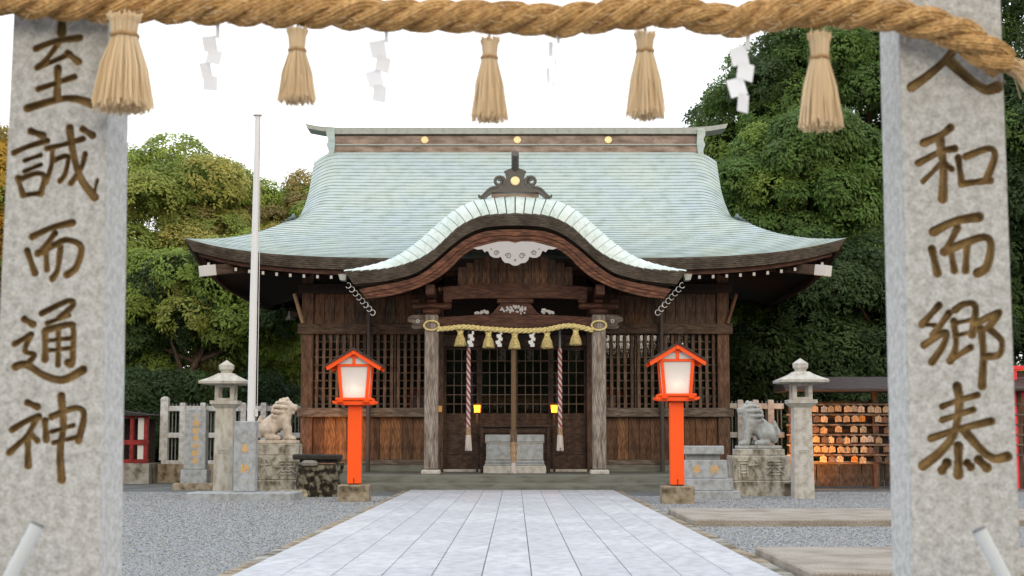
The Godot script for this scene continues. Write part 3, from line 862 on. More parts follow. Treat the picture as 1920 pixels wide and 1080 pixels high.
func make_pillar(label: String, cx: float, low: float, high: float, depth: float, writing: Array) -> void:
	var t := thing("gate_pillar", label, "pillar", Vector3(cx, 0, away(5.0)), "inscribed stone pillars carrying the straw rope")
	var y0 := 0.3
	var y1 := 2.52
	var cols := 158
	var rows := 950
	var wide := func(y: float) -> float: return lerpf(low, high, (y - 0.45) / 1.9) * 0.5
	var deep := PackedFloat32Array()
	deep.resize((cols + 1) * (rows + 1))
	var own := PackedByteArray()
	own.resize(deep.size())
	var most := 0.03
	for k in writing.size():
		for st in writing[k]:
			var pts := []
			for i in range(1, st.size(), 2):
				pts.append(Vector2(st[i], st[i + 1]) * 0.001)
			var way := smooth(pts, 5) if pts.size() > 2 else pts
			var r: float = st[0] * 0.00058
			for i in way.size() - 1:
				var a: Vector2 = way[i]
				var b: Vector2 = way[i + 1]
				var ab := b - a
				var l2 := maxf(ab.length_squared(), 1e-9)
				var r0 := maxi(0, int((minf(a.y, b.y) - r - y0) / (y1 - y0) * rows))
				var r1 := mini(rows, int((maxf(a.y, b.y) + r - y0) / (y1 - y0) * rows) + 1)
				for row in range(r0, r1 + 1):
					var y := y0 + (y1 - y0) * row / rows
					var hw: float = wide.call(y)
					var c0 := maxi(2, int(((minf(a.x, b.x) - r) / hw + 1.0) * 0.5 * cols))
					var c1 := mini(cols - 2, int(((maxf(a.x, b.x) + r) / hw + 1.0) * 0.5 * cols) + 1)
					for col in range(c0, c1 + 1):
						var p := Vector2((col * 2.0 / cols - 1.0) * hw, y)
						var q := clampf((p - a).dot(ab) / l2, 0.0, 1.0)
						var along := (i + q) / (way.size() - 1)
						var dist := p.distance_to(a + ab * q) / (0.80 + 0.28 * absf(along * 2.0 - 0.9))
						if dist < r:
							var dd := most * minf(1.0, (1.0 - dist / r) * 5.0)
							var at := row * (cols + 1) + col
							if dd > deep[at]:
								deep[at] = dd
								own[at] = k + 1
	var chip := FastNoiseLite.new()
	chip.seed = 4
	chip.frequency = 9.0
	var vs := PackedVector3Array()
	for row in rows + 1:
		var y := y0 + (y1 - y0) * row / rows
		var hw: float = wide.call(y)
		for col in cols + 1:
			var z := -deep[row * (cols + 1) + col]
			var x := (col * 2.0 / cols - 1.0) * hw
			if col == 0 or col == cols:
				z = -0.008 - 0.006 * absf(chip.get_noise_2d(y, col))
			vs.append(Vector3(x, y, z))
	var ns := PackedVector3Array()
	for row in rows + 1:
		for col in cols + 1:
			var at := row * (cols + 1) + col
			var du := vs[at + (1 if col < cols else 0)] - vs[at - (1 if col > 0 else 0)]
			var dv := vs[at + (cols + 1 if row < rows else 0)] - vs[at - (cols + 1 if row > 0 else 0)]
			ns.append(du.cross(dv).normalized())
	var groups := []
	for k in writing.size() + 1:
		groups.append(PackedInt32Array())
	for row in rows:
		for col in cols:
			var a := row * (cols + 1) + col
			var b := a + cols + 1
			var k := 0
			for q in [a, a + 1, b, b + 1]:
				if deep[q] > 0.004:
					k = maxi(k, own[q])
			groups[k].append_array(PackedInt32Array([a, b + 1, a + 1, a, b, b + 1]))
	for k in groups.size():
		var arr := []
		arr.resize(Mesh.ARRAY_MAX)
		var map := {}
		var pv := PackedVector3Array()
		var pn := PackedVector3Array()
		var pi := PackedInt32Array()
		for i in groups[k]:
			if not map.has(i):
				map[i] = pv.size()
				pv.append(vs[i])
				pn.append(ns[i])
			pi.append(map[i])
		arr[Mesh.ARRAY_VERTEX] = pv
		arr[Mesh.ARRAY_NORMAL] = pn
		arr[Mesh.ARRAY_INDEX] = pi
		var m := ArrayMesh.new()
		m.add_surface_from_arrays(Mesh.PRIMITIVE_TRIANGLES, arr)
		obj("front_face" if k == 0 else "carved_character", m, M.granite if k == 0 else M.ochre, t)
	# the other three sides, and the front above and below the writing
	var g := Geo.new()
	var levels := [0.18, y0, 1.0, 1.8, y1, 3.3]
	for i in levels.size() - 1:
		var a: float = wide.call(levels[i])
		var b: float = wide.call(levels[i + 1])
		var ya: float = levels[i]
		var yb: float = levels[i + 1]
		for s in [-1.0, 1.0]:
			g.quad(Vector3(s * a, ya, -0.008), Vector3(s * a, ya, -depth), Vector3(s * b, yb, -depth), Vector3(s * b, yb, -0.008), Vector3(s, 0, 0))
		g.quad(Vector3(-a, ya, -depth), Vector3(a, ya, -depth), Vector3(b, yb, -depth), Vector3(-b, yb, -depth), Vector3.FORWARD)
		if i == 0 or i == levels.size() - 2:
			g.quad(Vector3(-a, ya, -0.008), Vector3(a, ya, -0.008), Vector3(b, yb, -0.008), Vector3(-b, yb, -0.008), Vector3.BACK)
	var tw: float = wide.call(3.3)
	g.quad(Vector3(-tw, 3.3, -depth), Vector3(tw, 3.3, -depth), Vector3(tw, 3.3, -0.008), Vector3(-tw, 3.3, -0.008), Vector3.UP)
	obj("shaft", g.mesh(), M.granite, t)
	slab("plinth", M.granite, t, -0.3, 0.3, -0.05, 0.185, -depth - 0.1, 0.1, 0.012)

func straw_tassel(label: String, at: Vector3, tall: float, spread: float, s: int, mats: Array, group: String, neck := 0.3, straws := 260, thin := 0.0017, hang := 0.0) -> void:
	rng.seed = s
	var t := thing("straw_tassel", label, "tassel", at, group)
	var nr := spread * 0.2
	var g := Geo.new()
	for i in straws / 3:
		var w := rnd(0, TAU)
		var r := nr * sqrt(rng.randf())
		var d := Vector3(cos(w), 0, sin(w))
		g.tube([Vector3(0, -tall * neck, 0) + d * r, Vector3(0, -tall * neck * 0.4, 0) + d * r * 1.15, Vector3(0, -tall * 0.02 * rnd(0, 3.0), 0) + d * r * 1.5], [thin, thin * 1.2, thin], 3)
	g.tube([Vector3(0, -tall * neck, 0), Vector3(0, -tall * 0.07, 0)], [nr * 0.85, nr * 1.05], 10)
	tag(obj("bundle_top", g.mesh(), mats[0], t), "", "", "", "stuff")
	g = Geo.new()
	for i in straws:
		var w := rnd(0, TAU)
		var q := sqrt(rng.randf())
		var d := Vector3(cos(w), 0, sin(w))
		var out := spread * 0.5 * q
		var end := tall * rnd(0.94, 1.02) * (1.0 - 0.03 * q)
		g.tube([Vector3(0, -tall * neck, 0) + d * nr * q, Vector3(0, -lerpf(tall * neck, end, 0.45), 0) + d * lerpf(nr * q, out, 0.62), Vector3(rnd(-0.006, 0.006), -end, rnd(-0.006, 0.006)) + d * out], [thin, thin * 1.1, thin * 0.8], 3)
	g.lathe([Vector2(spread * 0.36, -tall * 0.9), Vector2(spread * 0.3, -tall * 0.6), Vector2(nr * 0.9, -tall * neck)], 14)
	tag(obj("straw_skirt", g.mesh(), mats[0], t), "", "", "", "stuff")
	g = Geo.new()
	var ring := []
	var rr := []
	for k in 17:
		ring.append(Vector3(cos(TAU * k / 16.0) * nr * 1.05, -tall * neck + 0.002 * sin(k * 2.0), sin(TAU * k / 16.0) * nr * 1.05))
		rr.append(thin * 2.2)
	g.tube(ring, rr, 6, false)
	obj("tie", g.mesh(), mats[1], t)
	if hang > 0.0:
		g = Geo.new()
		g.tube([Vector3(0, -tall * 0.1, 0), Vector3(0, hang, 0)], [thin * 1.5, thin * 1.5], 5)
		obj("string", g.mesh(), mats[1], t)

func paper_streamer(label: String, at: Vector3, tall: float, wide: float, turns: Array, group: String) -> void:
	var t := thing("paper_streamer", label, "paper streamer", at, group)
	var y := 0.0
	var x := 0.0
	var count := turns.size()
	var high := tall / count
	for k in count:
		var o := bx("paper_fold", M.paper, t, Vector3(x, y - high * 0.5, 0.004 * k), Vector3(wide * (0.5 if k == 0 else 1.0), high * 1.08, 0.0012), 0.0)
		o.rotation = Vector3(0.12 * sin(k * 2.1), turns[k], 0.12 * cos(k * 1.7) + (0.25 if k % 2 else -0.1))
		y -= high * 0.96
		x += wide * (0.32 if k % 2 else -0.5)

func make_gate() -> void:
	rng.seed = 31
	make_pillar("left granite pillar carved with five ochre characters", -1.558, 0.374, 0.329, 0.27, LEFT_WRITING)
	make_pillar("right granite pillar carved with ochre characters, holding the rope's frayed end", 1.49, 0.360, 0.354, 0.26, RIGHT_WRITING)
	var rope := thing("straw_rope", "thick twisted brown straw rope hung across both stone pillars", "rope", Vector3(0, 0, away(4.92)))
	var pts := [Vector3(-1.86, 2.40, 0), Vector3(-1.627, 2.372, 0), Vector3(-1.271, 2.356, 0), Vector3(-1.005, 2.35, 0), Vector3(-0.65, 2.338, 0), Vector3(-0.383, 2.322, 0.01), Vector3(-0.011, 2.318, 0), Vector3(0.131, 2.306, 0), Vector3(0.238, 2.316, 0), Vector3(0.486, 2.34, 0), Vector3(0.60, 2.33, 0), Vector3(0.73, 2.305, 0), Vector3(0.912, 2.336, 0), Vector3(1.125, 2.338, 0), Vector3(1.302, 2.318, 0), Vector3(1.478, 2.262, 0.01), Vector3(1.58, 2.20, 0.0), Vector3(1.655, 2.16, -0.02)]
	twisted(rope, smooth(pts, 5), 0.052, 3, 0.36, [M.rope_straw], "strand", 10, 0.05, 14)
	var g := Geo.new()
	for k in 90:
		var w := rnd(0, TAU)
		var d := Vector3(0, cos(w), sin(w))
		g.tube([Vector3(1.63, 2.17, -0.02) + d * 0.018, Vector3(1.69, 2.15, -0.03) + d * rnd(0.01, 0.035), Vector3(rnd(1.72, 1.79), rnd(2.07, 2.16), -0.04) + d * rnd(0.0, 0.05)], [0.0025, 0.002, 0.0012], 3)
	tag(obj("frayed_end", g.mesh(), M.straw, rope), "", "", "", "stuff")
	g = Geo.new()
	var line := even(smooth(pts, 5), 500)
	for k in 620:
		var i := rng.randi() % 498
		var o: Vector3 = line[i]
		var w := rnd(0, TAU)
		var d := Vector3(rnd(-0.3, 0.3), cos(w), sin(w)).normalized()
		var along: Vector3 = (line[i + 1] - o).normalized() * rnd(-1, 1)
		var l := rnd(0.02, 0.06)
		g.tube([o + d * 0.05, o + d * (0.058 + l * 0.15) + along * l * 0.5, o + d * (0.058 + l * rnd(0.0, 0.5)) + along * l], [0.0013, 0.001, 0.0006], 3)
	tag(obj("stray_fibres", g.mesh(), M.straw, rope), "", "", "", "stuff")
	var gt := "straw tassels hanging from the thick rope"
	var z := away(4.93)
	straw_tassel("widest straw tassel, hanging in front of the left pillar", Vector3(-1.300, 2.316, away(4.86)), 0.335, 0.205, 41, [M.straw, M.straw_tie], gt, 0.23, 420, 0.0031, 0.03)
	straw_tassel("short straw tassel hanging above the flagpole side of the roof", Vector3(-0.735, 2.29, z), 0.268, 0.132, 42, [M.straw, M.straw_tie], gt, 0.31, 300, 0.0026, 0.05)
	straw_tassel("straw tassel hanging at the middle of the thick rope", Vector3(-0.087, 2.255, z), 0.295, 0.125, 43, [M.straw, M.straw_tie], gt, 0.25, 300, 0.0026, 0.07)
	straw_tassel("straw tassel with a flared top hanging above the roof's right half", Vector3(0.438, 2.274, z), 0.305, 0.132, 44, [M.straw, M.straw_tie], gt, 0.23, 300, 0.0026, 0.06)
	straw_tassel("straw tassel hanging before dark trees beside the right pillar", Vector3(1.026, 2.272, z), 0.34, 0.145, 45, [M.straw, M.straw_tie], gt, 0.27, 340, 0.0027, 0.06)
	var gp := "white paper streamers hanging from the thick rope"
	paper_streamer("white paper streamer next to the widest tassel", Vector3(-1.005, 2.30, z), 0.24, 0.05, [1.2, 0.5, 0.3, 0.9, 0.4], gp)
	paper_streamer("white zigzag paper streamer between the two left roof tassels", Vector3(-0.435, 2.29, z), 0.27, 0.055, [1.2, 0.3, 0.6, 0.2, 0.7], gp)
	paper_streamer("narrow edge-on white paper streamer right of the middle tassel", Vector3(0.145, 2.28, z), 0.24, 0.05, [1.0, 1.25, 1.4, 1.3, 1.45], gp)
	paper_streamer("bright white paper streamer hanging before dark trees", Vector3(0.785, 2.27, z), 0.285, 0.06, [0.9, 0.2, 0.35, 0.15, 0.8], gp)
	for s in [[-1.0, Vector3(-1.504, 0.636, 0), "grey pipe leaning at the foot of the left stone pillar"], [1.0, Vector3(1.458, 0.62, 0), "grey pipe leaning at the foot of the right stone pillar"]]:
		var top: Vector3 = s[1]
		var foot: Vector3 = top + Vector3(s[0] * 0.30, -0.66, 0.10)
		var p := thing("metal_pipe", s[2], "pipe", Vector3(0, 0, away(4.75)), "pipes at the pillar feet")
		g = Geo.new()
		g.tube([foot, top], [0.021, 0.021], 20, false)
		obj("tube", g.mesh(), M.pipe_grey, p)
		g = Geo.new()
		var ax := (top - foot).normalized()
		g.tube([top - ax * 0.004, top + ax * 0.005], [0.0225, 0.0215], 20, true)
		obj("end_cap", g.mesh(), M.fence_bar, p)

const EAVE_HALF := 6.12
const MID_Z := -5.5

func roof_wide(u: float) -> float:
	var t := [6.12, 5.78, 5.40, 5.02, 4.70, 4.50, 4.41, 4.37, 4.36, 4.38, 4.40]
	var k := clampf(u, 0, 1) * 10.0
	var i := mini(int(k), 9)
	return lerpf(t[i], t[i + 1], k - i)

func roof_high(u: float) -> float:
	return 4.244 + 2.94 * (0.5 * u + 0.5 * u * u)

func corner_rise(share: float, u: float) -> float:
	return 0.37 * pow(share, 5.0) * pow(1.0 - u, 0.7)

# A point of the main roof: u runs from the eave (0) to the ridge (1), s from -1 to 1 across.
func roof_front(u: float, s: float) -> Vector3:
	var w := roof_wide(u)
	var x := s * w
	var y := roof_high(u) + corner_rise(absf(x) / EAVE_HALF, u)
	var e := clampf((absf(x) - (w - 0.55)) / 0.55, 0, 1)
	y -= 0.24 * e * e * smoothstep(0.4, 0.62, u)
	return Vector3(x, y, -0.4 - 4.8 * u)

func roof_side(u: float, q: float, side: float) -> Vector3:
	var w := roof_wide(u)
	var hd := 5.1 - 4.8 * u
	return Vector3(side * w, roof_high(u) + corner_rise(w / EAVE_HALF, u) * pow(absf(q), 5.0), MID_Z + q * hd)

func make_roof(hall: Node3D) -> void:
	var g := Geo.new()
	var courses := 42
	var across := []
	for j in 61:
		var s := j / 30.0 - 1.0
		across.append(signf(s) * (1.0 - pow(1.0 - absf(s), 1.5)))
	var lift := Vector3(0, 0.011, 0.009)
	for i in courses:
		var u0 := float(i) / courses
		var u1 := float(i + 1) / courses
		for back in [false, true]:
			var low := []
			var base := []
			var top := []
			for s in across:
				var a := roof_front(u0, s)
				var b := roof_front(u1, s)
				var k := lift * (1.0 + 0.25 * sin(s * 37.0 + i * 5.0))
				if back:
					a.z = 2.0 * MID_Z - a.z
					b.z = 2.0 * MID_Z - b.z
					k.z = -k.z
				base.append(a)
				low.append(a + k)
				top.append(b)
			g.sheet([low, top], Vector3(0, 1, 0.6 if not back else -0.6))
			g.sheet([base, low], Vector3(0, 0.2, 1 if not back else -1))
		if u1 <= 0.53:
			for side in [-1.0, 1.0]:
				var low := []
				var base := []
				var top := []
				for j in 25:
					var q := j / 12.0 - 1.0
					var a := roof_side(u0, q, side)
					base.append(a)
					low.append(a + Vector3(side * 0.012, 0.016, 0))
					top.append(roof_side(u1, q, side))
				g.sheet([low, top], Vector3(side * 0.6, 1, 0))
				g.sheet([base, low], Vector3(side, 0.2, 0))
	obj("copper_roof", g.mesh(), M.copper_green, hall)

	# gable ends above the hips
	for side in [-1.0, 1.0]:
		g = Geo.new()
		for i in 12:
			var u0 := 0.46 + 0.54 * i / 12.0
			var u1 := 0.46 + 0.54 * (i + 1) / 12.0
			for back in [1.0, -1.0]:
				var a := roof_front(u0, side)
				var b := roof_front(u1, side)
				if back < 0:
					a.z = 2.0 * MID_Z - a.z
					b.z = 2.0 * MID_Z - b.z
				var down := Vector3(0, -0.24, 0)
				g.quad(a, b, b + down, a + down, Vector3(side, 0, 0))
				g.quad(a + down, b + down, b + down - Vector3(side * 0.4, 0, 0), a + down - Vector3(side * 0.4, 0, 0), Vector3.DOWN)
				g.quad(a + Vector3(-side * 0.4, 0, 0), b + Vector3(-side * 0.4, 0, 0), Vector3(b.x - side * 0.4, 5.0, b.z), Vector3(a.x - side * 0.4, 5.0, a.z), Vector3(side, 0, 0))
		obj("gable_end", g.mesh(), M.copper_brown, hall)

	# layered edge under the eaves, all the way round
	g = Geo.new()
	var board := Geo.new()
	var soffit := Geo.new()
	var ring := []
	for j in 61:
		ring.append(roof_front(0, across[j]))
	for j in range(1, 24):
		ring.append(roof_side(0, 1.0 - j / 12.0, 1.0))
	for j in 61:
		var p := roof_front(0, across[60 - j])
		p.z = 2.0 * MID_Z - p.z
		ring.append(p)
	for j in range(1, 24):
		ring.append(roof_side(0, j / 12.0 - 1.0, -1.0))
	var inner := func(p: Vector3, inset: float, drop: float) -> Vector3:
		var hx := EAVE_HALF - inset
		var hz := 5.1 - inset
		return Vector3(p.x * hx / EAVE_HALF, p.y - drop, MID_Z + (p.z - MID_Z) * hz / 5.1)
	for j in ring.size():
		var p: Vector3 = ring[j]
		var q: Vector3 = ring[(j + 1) % ring.size()]
		var out := Vector3(q.z - p.z, 0, p.x - q.x)
		if out.dot(p - Vector3(0, p.y, MID_Z)) < 0:
			out = -out
		var layers := 6
		for k in layers:
			var i0 := 0.006 + 0.022 * k
			var d0 := 0.21 * k / layers
			var d1 := 0.21 * (k + 1) / layers
			g.quad(inner.call(p, i0, d0), inner.call(q, i0, d0), inner.call(q, i0, d1), inner.call(p, i0, d1), out)
			g.quad(inner.call(p, i0, d1), inner.call(q, i0, d1), inner.call(q, i0 + 0.022, d1), inner.call(p, i0 + 0.022, d1), Vector3.DOWN)
		board.quad(inner.call(p, 0.22, 0.19), inner.call(q, 0.22, 0.19), inner.call(q, 0.22, 0.30), inner.call(p, 0.22, 0.30), out)
		board.quad(inner.call(p, 0.22, 0.30), inner.call(q, 0.22, 0.30), inner.call(q, 0.30, 0.30), inner.call(p, 0.30, 0.30), Vector3.DOWN)
		# boarding from the eave up to the wall
		var e0: Vector3 = inner.call(p, 0.13, 0.205)
		var e1: Vector3 = inner.call(q, 0.13, 0.205)
		var w0 := Vector3(clampf(e0.x, -3.9, 3.9), 4.62, MID_Z + clampf(e0.z - MID_Z, -3.2, 3.2))
		var w1 := Vector3(clampf(e1.x, -3.9, 3.9), 4.62, MID_Z + clampf(e1.z - MID_Z, -3.2, 3.2))
		soffit.quad(e0, e1, w1, w0, Vector3.DOWN)
	obj("eave_edge", g.mesh(), M.copper_brown, hall)
	obj("eave_board", board.mesh(), M.red_beam, hall)
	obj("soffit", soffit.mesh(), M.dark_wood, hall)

	# rafters with white ends
	for side in [1.0, -1.0]:
		for k in 46:
			var x := -5.72 + 0.2543 * k
			var y := 4.244 + corner_rise(absf(x) / EAVE_HALF, 0) - 0.345
			var run := 1.72 if absf(x) < 4.0 else maxf(0.25, (5.85 - absf(x)) * 0.92)
			var slope := 0.2
			var z0 := -0.66
			var o := bx("rafter", M.dark_wood, hall, Vector3(x, y + slope * run * 0.5, z0 - run * 0.5), Vector3(0.065, 0.085, run), 0.004)
			o.rotation.x = atan(slope)
			if side < 0:
				o.position.z = 2.0 * MID_Z - o.position.z
				o.rotation.x = -o.rotation.x
			elif absf(x) > 2.9:
				bx("white_end", M.white_paint, o, Vector3(0, 0, run * 0.5 + 0.003), Vector3(0.045, 0.06, 0.008), 0.0)
	for sx in [-1.0, 1.0]:
		for sz in [-1.0, 1.0]:
			var a := Vector3(sx * 5.62, 4.03, MID_Z + sz * 5.0)
			var b := Vector3(sx * 3.95, 4.4, MID_Z + sz * 3.25)
			var beam := Geo.new()
			var turn := Basis.looking_at(b - a)
			beam.box((a + b) * 0.5, Vector3(0.17, 0.19, a.distance_to(b)), 0.01, turn)
			var o := obj("hip_rafter", beam.mesh(), M.beam_wood, hall)
			beam = Geo.new()
			beam.box(a - (b - a).normalized() * 0.10, Vector3(0.19, 0.2, 0.26), 0.008, turn)
			obj("white_end", beam.mesh(), M.white_paint, o)

	# ridge
	var r := Node3D.new()
	r.name = "ridge"
	hall.add_child(r, true)
	slab("lower_course", M.copper_rose, r, -4.02, 4.05, 7.05, 7.302, MID_Z - 0.34, MID_Z + 0.34, 0.01)
	slab("moulding", M.copper_pale, r, -4.03, 4.06, 7.302, 7.335, MID_Z - 0.37, MID_Z + 0.37, 0.006)
	slab("band", M.copper_rose, r, -4.01, 4.04, 7.335, 7.535, MID_Z - 0.28, MID_Z + 0.28, 0.004)
	slab("moulding", M.copper_brown, r, -4.03, 4.06, 7.535, 7.56, MID_Z - 0.31, MID_Z + 0.31, 0.004)
	slab("moulding", M.copper_pale, r, -4.04, 4.07, 7.56, 7.59, MID_Z - 0.36, MID_Z + 0.36, 0.004)
	var cap := PackedVector2Array([Vector2(-4.56, 7.70), Vector2(-4.25, 7.64), Vector2(-3.9, 7.595), Vector2(3.9, 7.595), Vector2(4.28, 7.64), Vector2(4.62, 7.70), Vector2(4.66, 7.80), Vector2(4.3, 7.745), Vector2(3.9, 7.715), Vector2(-3.9, 7.715), Vector2(-4.3, 7.745), Vector2(-4.60, 7.80)])
	g = Geo.new()
	g.prism(cap, MID_Z - 0.3, MID_Z + 0.3)
	obj("ridge_cap", g.mesh(), M.copper_pale, r)
	for x in [-1.98, 0.047, 2.038]:
		g = Geo.new()
		g.lathe([Vector2(0.0, 0.0), Vector2(0.085, 0.0), Vector2(0.085, 0.02), Vector2(0.07, 0.035), Vector2(0.0, 0.035)], 24, Vector3(x, 7.437, MID_Z + 0.281), true, Basis(Vector3.RIGHT, PI / 2))
		for k in 8:
			g.lathe([Vector2(0.014, 0.033), Vector2(0.0, 0.043)], 6, Vector3(x + cos(TAU * k / 8.0) * 0.045, 7.437 + sin(TAU * k / 8.0) * 0.045, MID_Z + 0.281), true, Basis(Vector3.RIGHT, PI / 2))
		obj("gold_crest", g.mesh(), M.gold, r)
	for s in [-1.0, 1.0]:
		var poly := PackedVector2Array()
		for p in smooth([Vector2(-0.07, 0.0), Vector2(-0.03, 0.2), Vector2(-0.07, 0.34), Vector2(-0.04, 0.45), Vector2(-0.08, 0.58), Vector2(-0.05, 0.70), Vector2(0.09, 0.70)], 5):
			poly.append(Vector2(p.x * -s, p.y))
		poly.append(Vector2(0.11 * -s, 0.36))
		poly.append(Vector2(0.07 * -s, 0.0))
		g = Geo.new()
		g.prism(poly, MID_Z - 0.4, MID_Z + 0.4, Transform3D(Basis(), Vector3(s * 4.06 + 0.015, 6.97, 0)))
		obj("ridge_end", g.mesh(), M.copper_green, r)

func plank_row(hall: Node3D, called: String, kinds: Array, x0: float, x1: float, y0: float, y1: float, z: float, pitch: float) -> void:
	var count := maxi(1, roundi((x1 - x0) / pitch))
	var w := (x1 - x0) / count
	for k in count:
		var jut := 0.004 * (rng.randi() % 3)
		bx(called, M[kinds[rng.randi() % kinds.size()]], hall, Vector3(x0 + w * (k + 0.5), (y0 + y1) * 0.5, z + jut), Vector3(w - 0.006, y1 - y0, 0.03), 0.004)

func make_walls(hall: Node3D) -> void:
	rng.seed = 51
	var z := -2.2
	# stone platform and steps
	slab("stone_platform", M.step_stone, hall, -4.35, 4.38, -0.05, 0.28, -9.2, -1.85, 0.012)
	slab("stone_porch", M.step_stone, hall, -2.85, 2.88, -0.05, 0.283, -1.848, 0.32, 0.012)
	slab("stone_step", M.step_stone, hall, -2.62, 2.66, -0.05, 0.142, 0.322, 0.70, 0.012)
	# dark room behind
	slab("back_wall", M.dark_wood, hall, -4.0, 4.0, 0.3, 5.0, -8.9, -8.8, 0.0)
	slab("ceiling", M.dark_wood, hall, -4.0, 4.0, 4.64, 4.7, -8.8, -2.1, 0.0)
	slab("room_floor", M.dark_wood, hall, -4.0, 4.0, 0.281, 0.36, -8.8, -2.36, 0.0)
	for s in [-1.0, 1.0]:
		var cx: float = s * 4.06
		slab("side_wall", M.board0, hall, cx - 0.03, cx + 0.03, 0.4, 4.64, -8.8, -2.3, 0.0)
		slab("corner_post", M.board0, hall, cx - 0.115, cx + 0.115, 0.281, 4.6, z - 0.1, z + 0.09, 0.012)
		slab("inner_post", M.board2, hall, s * 1.47 - 0.075, s * 1.47 + 0.075, 0.283, 3.9, z - 0.08, z + 0.07, 0.01)
		var x0: float = minf(s * 1.55, s * 3.94)
		var x1: float = maxf(s * 1.55, s * 3.94)
		slab("stone_sill", M.step_stone, hall, x0, x1, 0.281, 0.415, z - 0.1, z + 0.06, 0.01)
		slab("ground_beam", M.grey_beam, hall, x0, x1, 0.416, 0.52, z - 0.06, z + 0.05, 0.008)
		plank_row(hall, "lower_board", ["warm_board0", "warm_board1", "warm_board2", "board1"], x0, x1, 0.521, 1.345, z - 0.02, 0.215)
		var e0: float = minf(s * 1.55, s * 4.24)
		var e1: float = maxf(s * 1.55, s * 4.24)
		slab("sill_beam", M.grey_beam, hall, e0, e1, 1.346, 1.52, z + 0.092, z + 0.15, 0.008)
		slab("sill_backing", M.beam_wood, hall, x0, x1, 1.346, 1.52, z - 0.05, z + 0.09, 0.004)
		# lattice
		var count := 18
		var pitch := (x1 - x0) / count
		for k in count:
			if k % 6 == 0 and k > 0:
				bx("mullion", M.board2, hall, Vector3(x0 + pitch * k, 2.24, z + 0.01), Vector3(0.03, 1.436, 0.075), 0.004)
			bx("slat", M.slat_wood if rng.randf() < 0.6 else M.board2, hall, Vector3(x0 + pitch * (k + 0.5), 2.24, z + 0.02 + 0.002 * (k % 2)), Vector3(0.062, 1.436, 0.045), 0.005)
		for k in 9:
			bx("lattice_rail", M.slat_wood, hall, Vector3((x0 + x1) * 0.5, 1.60 + 0.152 * k, z - 0.025), Vector3(x1 - x0, 0.024, 0.022), 0.003)
		slab("window_pane", M.glass, hall, x0, x1, 1.522, 2.957, z - 0.075, z - 0.069, 0.0)
		slab("head_beam", M.beam_wood, hall, e0, e1, 2.959, 3.155, z + 0.092, z + 0.15, 0.008)
		slab("head_backing", M.beam_wood, hall, x0, x1, 2.959, 3.155, z - 0.05, z + 0.09, 0.004)
		plank_row(hall, "upper_board", ["board0", "board1", "board2", "board1"], x0, x1, 3.157, 3.76, z + 0.0, 0.2)
		slab("top_beam", M.dark_wood, hall, e0, e1, 3.762, 3.95, z - 0.04, z + 0.12, 0.008)
		slab("frieze_wall", M.dark_wood, hall, x0, x1, 3.951, 4.66, z - 0.04, z + 0.02, 0.0)
		# slanting brace at the corner, downpipe
		var g := Geo.new()
		g.tube([Vector3(s * 4.14, 3.17, z + 0.16), Vector3(s * 4.31, 3.74, z + 0.2)], [0.04, 0.04], 4)
		obj("corner_brace", g.mesh(), M.pale_wood if s < 0 else M.board1, hall)
		g = Geo.new()
		g.tube([Vector3(s * 2.84, 0.30, z + 0.23), Vector3(s * 2.84, 3.6, z + 0.23)], [0.042, 0.042], 12)
		obj("downpipe", g.mesh(), M.downpipe, hall)
	# wall over the doors
	slab("door_lintel", M.door_wood, hall, -1.395, 1.395, 2.72, 2.95, z - 0.08, z + 0.05, 0.008)
	slab("over_door_wall", M.dark_wood, hall, -1.395, 1.395, 2.951, 4.66, z - 0.06, z + 0.0, 0.0)
	slab("threshold", M.white_stone, hall, -1.395, 1.395, 0.284, 0.335, z - 0.1, z + 0.06, 0.006)
	# four sliding doors
	for k in 4:
		var d := Node3D.new()
		d.name = "sliding_door"
		hall.add_child(d, true)
		var w := 0.6975
		var zz := z - 0.03 - (0.035 if k == 0 or k == 3 else 0.0)
		d.position = Vector3(-1.395 + w * (k + 0.5), 0, zz)
		for s in [-1.0, 1.0]:
			slab("stile", M.door_wood, d, s * (w * 0.5 - 0.025) - 0.025, s * (w * 0.5 - 0.025) + 0.025, 0.336, 2.718, -0.016, 0.016, 0.004)
		for y in [[0.336, 0.44], [0.62, 0.68], [1.02, 1.08], [1.29, 1.42], [2.66, 2.718]]:
			slab("rail", M.door_wood, d, -w * 0.5 + 0.05, w * 0.5 - 0.05, y[0], y[1], -0.014, 0.014, 0.004)
		slab("stile", M.door_wood, d, -0.025, 0.025, 0.44, 1.29, -0.013, 0.012, 0.003)
		for y in [[0.44, 0.62], [0.68, 1.02], [1.08, 1.29]]:
			slab("panel", M.door_wood, d, -w * 0.5 + 0.05, w * 0.5 - 0.05, y[0], y[1], -0.010, -0.002, 0.0)
		for i in 3:
			bx("lattice_bar", M.lattice_wood, d, Vector3(-w * 0.5 + 0.05 + (w - 0.1) * (i + 1) / 4.0, 2.04, 0.008), Vector3(0.016, 1.24, 0.014), 0.002)
		for y in [1.60, 1.78, 1.96, 2.21, 2.44]:
			bx("lattice_bar", M.lattice_wood, d, Vector3(0, y, 0.001), Vector3(w - 0.1, 0.016, 0.012), 0.002)
		slab("door_pane", M.glass, d, -w * 0.5 + 0.05, w * 0.5 - 0.05, 1.42, 2.66, -0.012, -0.008, 0.0)

